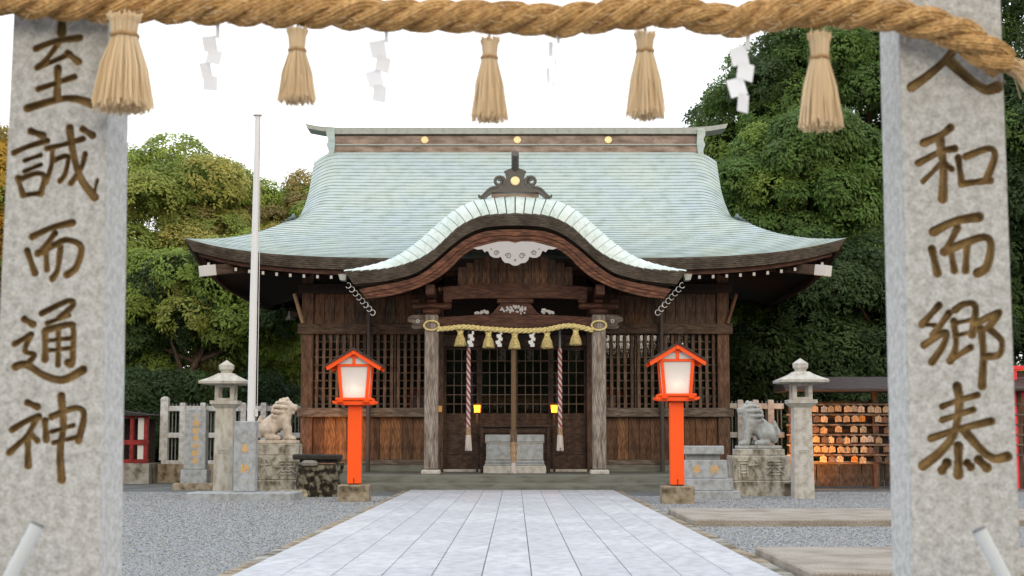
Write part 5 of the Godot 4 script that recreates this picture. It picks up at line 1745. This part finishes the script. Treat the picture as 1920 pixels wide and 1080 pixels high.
func make_left_things() -> void:
	stone_lantern("weathered stone lantern standing beside the white flagpole", Vector3(-4.60, 0, away(23.8)), M.lantern_stone)
	var s := tag(slab("granite_slab", M.blue_granite, self, -4.92, -3.29, -0.05, 0.115, away(23.25), away(22.45), 0.012), "low flat grey granite slab under the flagpole stone", "slab")
	s.name = numbered("granite_slab")
	var m := thing("flagpole_stone", "grey granite stone with gilt characters at the flagpole's foot", "stone marker", Vector3(-4.105, 0.115, away(22.9)))
	slab("block", M.blue_granite, m, -0.165, 0.165, 0.0, 1.07, -0.11, 0.11, 0.012)
	character(m, MON, Vector3(0, 0.83, 0.11), Vector2(0.10, 0.10), 0.012, 0.003, M.white_stone)
	character(m, HO, Vector3(0, 0.66, 0.11), Vector2(0.13, 0.15), 0.012, 0.003, M.gilt_paint)
	character(m, NO, Vector3(0, 0.36, 0.11), Vector2(0.13, 0.14), 0.012, 0.003, M.gilt_paint)
	character(m, MON, Vector3(0, 0.17, 0.11), Vector2(0.10, 0.10), 0.012, 0.003, M.white_stone)
	var fp := thing("flagpole", "tall white metal flagpole with a thin cord", "flagpole", Vector3(-4.075, 0.116, away(23.12)))
	var g := Geo.new()
	g.tube([Vector3(0, 0, 0), Vector3(0.005, 2.9, 0), Vector3(0.02, 5.86, 0)], [0.066, 0.058, 0.042], 20)
	obj("pole", g.mesh(), M.pole_white, fp)
	g = Geo.new()
	g.lathe([Vector2(0.0, 5.86), Vector2(0.075, 5.865), Vector2(0.075, 5.885), Vector2(0.0, 5.90)], 16, Vector3(0.02, 0, 0))
	obj("truck_cap", g.mesh(), M.pole_white, fp)
	g = Geo.new()
	g.tube([Vector3(0.10, 1.2, 0.05), Vector3(0.095, 3.4, 0.05), Vector3(0.065, 5.86, 0.02)], [0.006, 0.006, 0.005], 6)
	obj("cord", g.mesh(), M.cord_white, fp)
	bx("cleat", M.steel, fp, Vector3(0.085, 1.2, 0.03), Vector3(0.05, 0.12, 0.04), 0.008)

	guardian("cream stone guardian lion facing right beside the flagpole", Vector3(-3.94, 0.90, away(24.8)), 1.0, 0.0, M.lion_stone, M.old_stone)
	var ds := thing("mossy_basin", "dark mossy stone block with a charred plank top beside the left lantern", "stone block", Vector3(-3.13, 0, away(24.0)))
	g = Geo.new()
	rng.seed = 91
	var rows := []
	for k in 7:
		var ring := []
		var y := -0.05 + 0.56 * k / 6.0
		for j in 25:
			var a := TAU * (j % 24) / 24.0
			var sq := 1.0 / maxf(absf(cos(a)), absf(sin(a)))
			sq = minf(sq, 1.25)
			var w := 1.0 - 0.04 * k / 6.0 + 0.03 * sin(j % 24 * 2.3 + k * 1.1) + 0.02 * sin(j % 24 * 5.1 - k * 2.0)
			ring.append(Vector3(cos(a) * sq * 0.34 * w, y, sin(a) * sq * 0.27 * w))
		rows.append(ring)
	for i in 6:
		for j in 24:
			g.quad(rows[i][j], rows[i][j + 1], rows[i + 1][j + 1], rows[i + 1][j], rows[i][j] - Vector3(0, rows[i][j].y, 0))
	for j in 24:
		g.flat3(rows[6][j], rows[6][j + 1], Vector3(0, 0.52, 0), Vector3.UP)
	obj("block", g.mesh(), M.mossy_stone, ds)
	g = Geo.new()
	g.box(Vector3(-0.02, 0.63, 0.02), Vector3(0.74, 0.085, 0.5), 0.02, Basis(Vector3.BACK, -0.01))
	g.box(Vector3(0.02, 0.565, -0.02), Vector3(0.62, 0.05, 0.42), 0.015)
	obj("charred_plank", g.mesh(), M.dark_slate, ds)
	g = Geo.new()
	g.lathe([Vector2(0.13, 0.5), Vector2(0.14, 0.54), Vector2(0.10, 0.58), Vector2(0, 0.585)], 12, Vector3(-0.12, 0.0, 0.235))
	obj("pale_stone", g.mesh(), M.concrete, ds)
	var rk := thing("lichen_rock", "small pale yellow lichen covered rock at the mossy block's foot", "rock", Vector3(-3.52, 0, away(23.75)))
	g = Geo.new()
	for k in 5:
		var o := Vector3(-0.14 + 0.075 * k, 0, 0.02 * sin(k * 3.0))
		g.lathe([Vector2(0.10, -0.03), Vector2(0.105, 0.03), Vector2(0.075, 0.10 + 0.02 * sin(k * 2.0)), Vector2(0.0, 0.125)], 9, o)
	obj("rock", g.mesh(), M.lichen, rk)

	fence_run("pale stone post fence behind the left stone lantern and flagpole", -7.50, -4.25, away(31.9), true, M.tan_stone, 0.43)
	var tp := thing("inscribed_pillar", "slim dark granite pillar with a column of gilt characters before the left fence", "stone marker", Vector3(-6.16, 0, away(29.0)))
	slab("base", M.blue_granite, tp, -0.25, 0.25, -0.05, 0.335, -0.2, 0.2, 0.01)
	slab("block", M.blue_granite, tp, -0.205, 0.205, 0.336, 1.49, -0.14, 0.14, 0.012)
	var glyphs := [[[20, 90, 80, 90], [50, 10, 50, 90], [50, 50, 78, 48]], NO, KEN, HO, NO, KEN, HO]
	for k in glyphs.size():
		character(tp, glyphs[k], Vector3(0.01, 1.37 - 0.145 * k, 0.14), Vector2(0.13, 0.125), 0.013, 0.004, M.gilt_paint)
	var kb := tag(slab("old_kerb", M.tan_stone, self, -6.2, -4.55, -0.05, 0.12, away(27.5), away(27.2), 0.02), "weathered tan kerb stone lying before the inscribed pillar", "kerb")
	kb.name = numbered("old_kerb")

	# small red and white shrine at the left
	var rs := thing("small_shrine", "small red and white shrine on a grey base beside the left pillar", "shrine", Vector3(-8.1, 0, away(31.0)))
	slab("base", M.concrete, rs, -1.4, 0.55, -0.05, 0.42, -1.2, 0.0, 0.012)
	slab("back_wall", M.dark_wood, rs, -1.2, 0.4, 0.421, 1.35, -1.1, -1.05, 0.0)
	for x in [-0.28, 0.15, 0.44]:
		slab("post", M.deep_red, rs, x - 0.04, x + 0.04, 0.421, 1.36, -0.2, -0.08, 0.008)
	slab("rail", M.deep_red, rs, -1.2, 0.5, 0.80, 0.90, -0.17, -0.07, 0.006)
	slab("rail", M.deep_red, rs, -1.2, 0.5, 1.361, 1.40, -0.22, -0.06, 0.006)
	slab("bottom_rail", M.deep_red, rs, -1.2, 0.5, 0.422, 0.5, -0.19, -0.09, 0.006)
	slab("white_panel", M.white_paint, rs, 0.27, 0.40, 0.91, 1.36, -0.15, -0.12, 0.0)
	slab("white_panel", M.white_paint, rs, 0.27, 0.40, 0.505, 0.80, -0.15, -0.12, 0.0)
	slab("white_panel", M.white_paint, rs, -1.2, -0.36, 0.505, 0.80, -0.15, -0.12, 0.0)
	g = Geo.new()
	g.prism(PackedVector2Array([Vector2(-1.6, 1.401), Vector2(0.56, 1.401), Vector2(0.56, 1.42), Vector2(-0.5, 1.55), Vector2(-1.6, 1.42)]), -1.4, 0.1)
	obj("roof", g.mesh(), M.dark_slate, rs)

func make_right_things() -> void:
	stone_lantern("pale stone lantern standing in front of the votive plaque rack", Vector3(4.435, 0, away(23.24)), M.white_stone)
	guardian("grey stone guardian lion facing left, its head raised", Vector3(3.96, 0.815, away(24.5)), -1.0, 0.02, M.grey_lion_stone, M.old_stone)
	var rb := tag(slab("rough_block", M.tan_stone, self, 4.27, 4.62, -0.05, 0.25, away(24.5), away(24.12), 0.04), "rough tan stone block between the grey lion's pedestal and the lantern", "stone block")
	rb.name = numbered("rough_block")
	var gm := thing("granite_monument", "stepped blue-grey granite monument with gilt characters behind the right lantern", "monument", Vector3(2.95, 0, away(23.5)))
	slab("base_step", M.blue_granite, gm, -0.42, 0.52, -0.05, 0.115, -0.34, 0.30, 0.01)
	slab("step", M.blue_granite, gm, -0.38, 0.42, 0.117, 0.305, -0.28, 0.22, 0.01)
	var blk := slab("inscribed_block", M.blue_granite, gm, -0.34, 0.345, 0.307, 0.59, -0.22, 0.15, 0.01)
	slab("recessed_course", M.blue_granite, gm, -0.27, 0.25, 0.592, 0.675, -0.2, -0.02, 0.0)
	slab("top_block", M.blue_granite, gm, -0.34, 0.30, 0.677, 0.81, -0.2, 0.13, 0.012)
	character(gm, HO, Vector3(-0.13, 0.45, 0.15), Vector2(0.13, 0.14), 0.012, 0.004, M.gilt_paint)
	character(gm, NO, Vector3(0.14, 0.45, 0.15), Vector2(0.14, 0.14), 0.012, 0.004, M.gilt_paint)
	fence_run("pale stone post fence behind the grey guardian lion", 4.05, 5.3, away(29.6), false, M.old_stone, 0.3)

	# votive plaque rack
	var rz := away(28.0)
	var t := thing("plaque_rack", "dark roofed wooden rack hung with rows of votive plaques", "rack", Vector3(0, 0, rz))
	var g := Geo.new()
	g.prism(PackedVector2Array([Vector2(-0.75, 1.80), Vector2(0.55, 1.80), Vector2(0.55, 1.84), Vector2(-0.10, 2.08), Vector2(-0.75, 1.84)]), 4.95, 9.6, Transform3D(Basis(Vector3.UP, PI / 2) * Basis.from_scale(Vector3(-1, 1, 1)), Vector3.ZERO))
	obj("roof", g.mesh(), M.rack_roof, t)
	for x in [5.15, 6.72, 8.3, 9.4]:
		slab("post", M.board2, t, x - 0.05, x + 0.05, -0.05, 1.80, -0.05, 0.05, 0.008)
	var ys := [1.56, 1.37, 1.18, 0.995, 0.81, 0.625]
	for y in ys:
		slab("hanging_rail", M.grey_beam, t, 5.05, 9.5, y - 0.018, y + 0.018, 0.05, 0.075, 0.004)
	for k in 10:
		slab("lower_panel", M.panel_wood, t, 5.2 + 0.42 * k, 5.2 + 0.42 * k + 0.4, 0.04, 0.45, -0.04, -0.01, 0.004)
	slab("panel_rail", M.grey_beam, t, 5.1, 9.5, 0.451, 0.51, -0.045, 0.02, 0.004)
	slab("back_panel", M.dark_wood, t, 5.1, 9.5, 0.56, 1.62, -0.16, -0.13, 0.0)
	rng.seed = 97
	var tones := [[lin(0.46, 0.33, 0.20), "tan wooden"], [lin(0.56, 0.45, 0.31), "pale wooden"], [lin(0.17, 0.11, 0.08), "dark weathered"], [lin(0.54, 0.51, 0.48), "whitish printed"], [lin(0.70, 0.27, 0.05), "orange"]]
	var mats := []
	for k in tones.size():
		mats.append(surf("plaque%d" % k, tones[k][0], 0.7, M.pale_wood.albedo_texture, Vector3(6, 1, 6)))
	g = Geo.new()
	g.prism(PackedVector2Array([Vector2(-0.062, -0.11), Vector2(0.062, -0.11), Vector2(0.062, -0.02), Vector2(0.0, 0.012), Vector2(-0.062, -0.02)]), -0.005, 0.005)
	g.tube([Vector3(-0.02, -0.008, 0.0), Vector3(-0.012, 0.035, 0.004), Vector3(0.012, 0.035, 0.004), Vector3(0.02, -0.008, 0.0)], [0.003, 0.003, 0.003, 0.003], 4)
	var em := g.mesh()
	var ink := Geo.new()
	for k in 5:
		ink.box(Vector3(rnd(-0.01, 0.01), -0.03 - 0.016 * k, 0.0055), Vector3(rnd(0.05, 0.09), 0.005, 0.001))
	var inkm := ink.mesh()
	for r in ys.size():
		var nth := -1
		for k in 13:
			if rng.randf() < 0.13:
				continue
			var x := 5.30 + 0.145 * k + rnd(-0.02, 0.02)
			nth += 1
			var q := 4 if rng.randf() < 0.07 else [0, 0, 1, 1, 2, 3, 2][rng.randi() % 7] as int
			var e := tag(obj("votive_plaque", em, mats[q], self, Vector3(x, ys[r] - 0.02 - rnd(0.0, 0.03), rz + 0.088 + 0.012 * (k % 2))), "%s votive plaque, %s from the left in the rack's %s row" % [tones[q][1], ["first", "second", "third", "fourth", "fifth", "sixth", "seventh", "eighth", "ninth", "tenth", "eleventh", "twelfth", "thirteenth"][nth], ["top", "second", "third", "fourth", "fifth", "bottom"][r]], "plaque", "votive plaques on the rack")
			e.rotation = Vector3(rnd(-0.08, 0.0), rnd(-0.3, 0.3), rnd(-0.1, 0.1))
			if q == 3 or rng.randf() < 0.3:
				obj("ink_lines", inkm, M.grey_ink, e)

	# lamps on the ground that light the rack and the lions
	flood_lamp("small warm floodlight on the ground behind the grey lion's pedestal", Vector3(4.92, 0, away(27.3)), Vector3(0.75, 0.75, -0.4), 4.5)
	flood_lamp("small warm floodlight on the ground behind the mossy stone block", Vector3(-3.30, 0.28, away(28.2)), Vector3(-0.15, 0.75, -0.6), 0.9)

	# red building at the right edge
	var rg := thing("red_building", "bright red lit building at the picture's right edge", "building", Vector3(9.28, 0, away(28.0)))
	for x in [0.06, 1.4]:
		slab("post", M.bright_red, rg, x - 0.04, x + 0.04, -0.05, 2.2, -0.05, 0.05, 0.01)
	slab("beam", M.bright_red, rg, -0.05, 1.7, 2.201, 2.28, -0.08, 0.08, 0.01)
	slab("rail", M.bright_red, rg, 0.131, 1.329, 1.72, 1.80, -0.04, 0.04, 0.006)
	slab("rail", M.bright_red, rg, 0.131, 1.329, 0.5, 0.6, -0.04, 0.04, 0.006)
	for k in 5:
		slab("lattice_bar", M.bright_red, rg, 0.3 + 0.2 * k, 0.34 + 0.2 * k, 0.601, 1.719, -0.02, 0.02, 0.004)
	slab("back_wall", M.dark_wood, rg, -0.05, 2.0, 0.0, 2.2, -0.9, -0.85, 0.0)
	slab("lit_window", M.warm_glow, rg, 0.2, 1.3, 1.85, 2.1, -0.6, -0.58, 0.0)
	lamp_light(rg, Vector3(0.7, 1.95, -0.4), Color(1.0, 0.72, 0.4), 0.8, 0.1)

func flood_lamp(label: String, at: Vector3, aim: Vector3, energy: float) -> void:
	var t := thing("flood_lamp", label, "floodlight", at, "small floodlights on the ground")
	var turn := Basis.looking_at(aim)
	slab("stand", M.dark_slate, t, -0.06, 0.06, 0.0, 0.06, -0.05, 0.05, 0.006)
	var g := Geo.new()
	g.box(Vector3(0, 0.13, 0), Vector3(0.16, 0.13, 0.08), 0.01, turn)
	obj("housing", g.mesh(), M.dark_slate, t)
	g = Geo.new()
	g.box(Vector3(0, 0.13, 0) + turn * Vector3(0, 0, -0.043), Vector3(0.13, 0.10, 0.006), 0.0, turn)
	obj("lamp_face", g.mesh(), M.warm_glow, t)
	var l := SpotLight3D.new()
	l.name = "lamp_light"
	l.light_color = Color(1.0, 0.62, 0.22)
	l.light_energy = energy
	l.light_size = 0.06
	l.spot_angle = 70.0
	l.spot_range = 14.0
	l.spot_attenuation = 2.0
	l.shadow_enabled = true
	t.add_child(l, true)
	l.transform = Transform3D(turn, Vector3(0, 0.13, 0) + turn * Vector3(0, 0, -0.06))

func make_hall_things() -> void:
	rng.seed = 81
	var z := 0.17
	var r := thing("shrine_rope", "yellow-green twisted rope strung between the canopy's two columns", "rope", Vector3(0, 0, 0))
	var pts := smooth([Vector3(-1.40, 2.885, z), Vector3(-1.2, 2.90, z), Vector3(-0.921, 2.925, z), Vector3(-0.5, 2.89, z), Vector3(-0.01, 2.86, z), Vector3(0.5, 2.87, z), Vector3(0.87, 2.94, z), Vector3(1.1, 2.935, z), Vector3(1.4, 2.865, z)], 6)
	twisted(r, pts, 0.046, 3, 0.26, [M.new_straw], "strand", 8)
	for s in [-1.0, 1.0]:
		var loop := []
		var lr := []
		for k in 17:
			var a := k / 16.0 * TAU
			loop.append(Vector3(s * (1.51 + 0.0) + cos(a) * 0.135, 2.955 + sin(a) * 0.085, 0.15))
			lr.append(0.018)
		var g := Geo.new()
		g.tube(loop, lr, 8, false)
		obj("end_loop", g.mesh(), M.new_straw, r)
	var where := ["leftmost of the five small straw tassels on the yellow-green rope", "second small straw tassel from the left on the yellow-green rope", "middle small straw tassel on the yellow-green rope, above the brown bell rope", "fourth small straw tassel from the left on the yellow-green rope", "rightmost of the five small straw tassels on the yellow-green rope"]
	for k in 5:
		var x: float = [-0.987, -0.48, -0.01, 0.575, 1.09][k]
		var y: float = [2.87, 2.84, 2.82, 2.83, 2.89][k]
		straw_tassel(where[k], Vector3(x, y, z), 0.30, 0.225, 300 + k, [M.new_straw, M.new_straw], "small straw tassels on the yellow-green rope", 0.26, 150, 0.0035)
	var pw := ["white paper streamer left of the second small tassel", "white paper streamer left of the middle small tassel", "white paper streamer right of the middle small tassel"]
	for k in 3:
		paper_streamer(pw[k], Vector3([-0.76, -0.25, 0.34][k], 2.85, z), 0.29, 0.085, [0.6, 0.2, 0.5, 0.1, 0.4], "small white paper streamers on the yellow-green rope")

	for s in [[-0.85, "red and white striped bell rope at the left of the doors"], [0.815, "red and white striped bell rope at the right of the doors"]]:
		var t := thing("bell_rope", s[1], "rope", Vector3(s[0], 0, -0.22), "striped bell ropes")
		twisted(t, [Vector3(0, 2.56, 0), Vector3(0, 2.0, 0.004), Vector3(0, 1.13, 0)], 0.036, 4, 0.24, [M.cord_red, M.cord_white, M.cord_red, M.cord_white], "strand", 8)
		var g := Geo.new()
		g.tube([Vector3(0, 2.55, 0), Vector3(0, 3.05, -0.02)], [0.022, 0.02], 8)
		obj("hanger", g.mesh(), M.fence_bar, t)
		g = Geo.new()
		g.lathe([Vector2(0.0, 0.985), Vector2(0.044, 0.985), Vector2(0.047, 1.12), Vector2(0.043, 1.135), Vector2(0.0, 1.135)], 14)
		obj("wooden_sleeve", g.mesh(), M.pale_wood, t)
		g = Geo.new()
		for k in 70:
			var a := rnd(0, TAU)
			var q := sqrt(rng.randf())
			var d := Vector3(cos(a), 0, sin(a))
			g.tube([Vector3(0, 0.985, 0) + d * 0.045 * q, Vector3(0, rnd(0.70, 0.725), 0) + d * 0.062 * q], [0.0065, 0.0065], 4)
		g.lathe([Vector2(0.045, 0.76), Vector2(0.047, 0.87), Vector2(0.046, 0.99)], 12)
		tag(obj("cord_tassel", g.mesh(), M.cord_white, t), "", "", "", "stuff")
	var c := thing("bell_rope", "thick brown braided bell rope at the middle before the offering box", "rope", Vector3(-0.029, 0, 0.1))
	twisted(c, [Vector3(0, 2.60, 0), Vector3(0, 1.9, 0), Vector3(0, 1.06, 0)], 0.044, 6, 0.2, [M.cord_brown], "strand", 6)
	var g := Geo.new()
	g.lathe([Vector2(0.0, 0.86), Vector2(0.06, 0.86), Vector2(0.062, 1.09), Vector2(0.0, 1.09)], 6, Vector3.ZERO, false)
	obj("wooden_sleeve", g.mesh(), M.slat_wood, c)
	g = Geo.new()
	g.lathe([Vector2(0.0, 0.50), Vector2(0.05, 0.50), Vector2(0.068, 0.78), Vector2(0.066, 0.859), Vector2(0.0, 0.859)], 6, Vector3.ZERO, false)
	obj("wrapped_end", g.mesh(), M.pale_wood, c)
	g = Geo.new()
	for k in 60:
		var a := rnd(0, TAU)
		var d := Vector3(cos(a), 0, sin(a))
		g.tube([Vector3(0, 0.50, 0) + d * 0.035, Vector3(0, rnd(0.30, 0.33), 0) + d * 0.04], [0.006, 0.005], 4)
	tag(obj("cord_tassel", g.mesh(), M.cord_white, c), "", "", "", "stuff")

	# offering box and the low table behind it
	var b := thing("offering_box", "grey granite offering box on a white base before the doors", "offering box", Vector3(-0.01, 0.284, away(27.9)))
	slab("base", M.white_stone, b, -0.575, 0.575, 0.0, 0.145, -0.26, 0.28, 0.01)
	slab("moulding", M.blue_granite, b, -0.555, 0.555, 0.146, 0.185, -0.24, 0.262, 0.012)
	slab("moulding", M.blue_granite, b, -0.545, 0.545, 0.186, 0.24, -0.23, 0.25, 0.016)
	slab("body", M.blue_granite, b, -0.525, 0.525, 0.241, 0.575, -0.21, 0.225, 0.008)
	var panel := slab("recessed_panel", M.blue_granite, b, -0.48, 0.48, 0.28, 0.54, 0.2255, 0.232, 0.004)
	for y in [0.275, 0.545]:
		slab("panel_border", M.white_stone, b, -0.49, 0.49, y - 0.006, y + 0.006, 0.2256, 0.238, 0.0)
	slab("rim", M.blue_granite, b, -0.545, 0.545, 0.577, 0.715, -0.23, 0.245, 0.012)
	slab("edge_strip", M.white_stone, b, -0.548, 0.548, 0.566, 0.5765, -0.232, 0.248, 0.0)
	for k in 9:
		slab("top_slat", M.dark_wood, b, -0.48 + 0.108 * k, -0.44 + 0.108 * k, 0.716, 0.735, -0.2, 0.22, 0.0)
	var tb := thing("low_table", "dark wooden table standing behind the granite offering box", "table", Vector3(-0.01, 0.284, away(28.6)))
	slab("table_top", M.door_wood, tb, -0.74, 0.78, 0.86, 0.90, -0.25, 0.2, 0.006)
	for x in [-0.62, 0.64]:
		for zz in [-0.2, 0.14]:
			slab("leg", M.door_wood, tb, x - 0.03, x + 0.03, 0.0, 0.86, zz - 0.03, zz + 0.03, 0.004)
	slab("apron", M.door_wood, tb, -0.58, 0.6, 0.76, 0.858, 0.1, 0.125, 0.0)

	for s in [[-0.735, "small lit yellow lantern before the left doors"], [0.755, "small lit yellow lantern before the right doors"]]:
		var l := thing("door_lantern", s[1], "lantern", Vector3(s[0], 1.36, -1.99), "small lanterns before the doors")
		slab("stand", M.door_wood, l, -0.02, 0.02, -1.076, 0.05, -0.02, 0.02, 0.0)
		g = Geo.new()
		g.stack([[0.055, 0.045, 0.07], [0.075, 0.055, 0.21]])
		obj("lamp_glass", g.mesh(), M.warm_glow, l)
		for x in [-0.06, 0.0, 0.06]:
			slab("frame_bar", M.door_wood, l, x - 0.005, x + 0.005, 0.05, 0.225, 0.058, 0.066, 0.0)
		slab("cap", M.door_wood, l, -0.10, 0.10, 0.222, 0.24, -0.08, 0.08, 0.004)
		lamp_light(l, Vector3(0, 0.14, 0.12), Color(1.0, 0.66, 0.26), 0.06, 0.05)
	var pq := tag(bx("notice_plate", M.gilt_paint, self, Vector3(-1.465, 1.50, -2.1), Vector3(0.085, 0.12, 0.02), 0.004), "small yellow notice plate on the post left of the doors", "plate")

	# rain chains
	for s in [-1.0, 1.0]:
		var t := thing("rain_chain", "%s chain of pale metal rings under the canopy's %s eave" % [["looping", "slack"][0 if s < 0 else 1], ["left", "right"][0 if s < 0 else 1]], "chain", Vector3.ZERO, "rain chains at the canopy's eaves")
		for k in 8:
			var u := k / 7.0
			var o := Vector3(s * lerpf(2.93, 2.52, u), lerpf(3.60, 3.14, u), lerpf(0.92, 0.7, u))
			var ring := []
			var rr := []
			for q in 15:
				var a := -0.35 * PI + q / 14.0 * PI * 1.55
				ring.append(o + Vector3(-s * sin(a) * 0.044, -cos(a) * 0.05, 0.02 * cos(a + k)))
				rr.append(0.0065)
			g = Geo.new()
			g.tube(ring, rr, 7)
			obj("ring", g.mesh(), M.steel, t)

func _ready() -> void:
	make_world()
	materials()
	glow("lamp_white", Color(1.0, 0.93, 0.82), 3.2)
	glow("warm_glow", Color(1.0, 0.66, 0.24), 0.62)
	make_ground()
	make_hall()
	make_trees()
	make_gate()
	red_lantern("red lantern left of the path, nearer the mossy stone block", Vector3(-2.36, 0, away(22.1)))
	red_lantern("red lantern right of the path, beside the granite monument", Vector3(2.31, 0, away(21.5)), 1.03)
	make_left_things()
	make_right_things()
	make_hall_things()
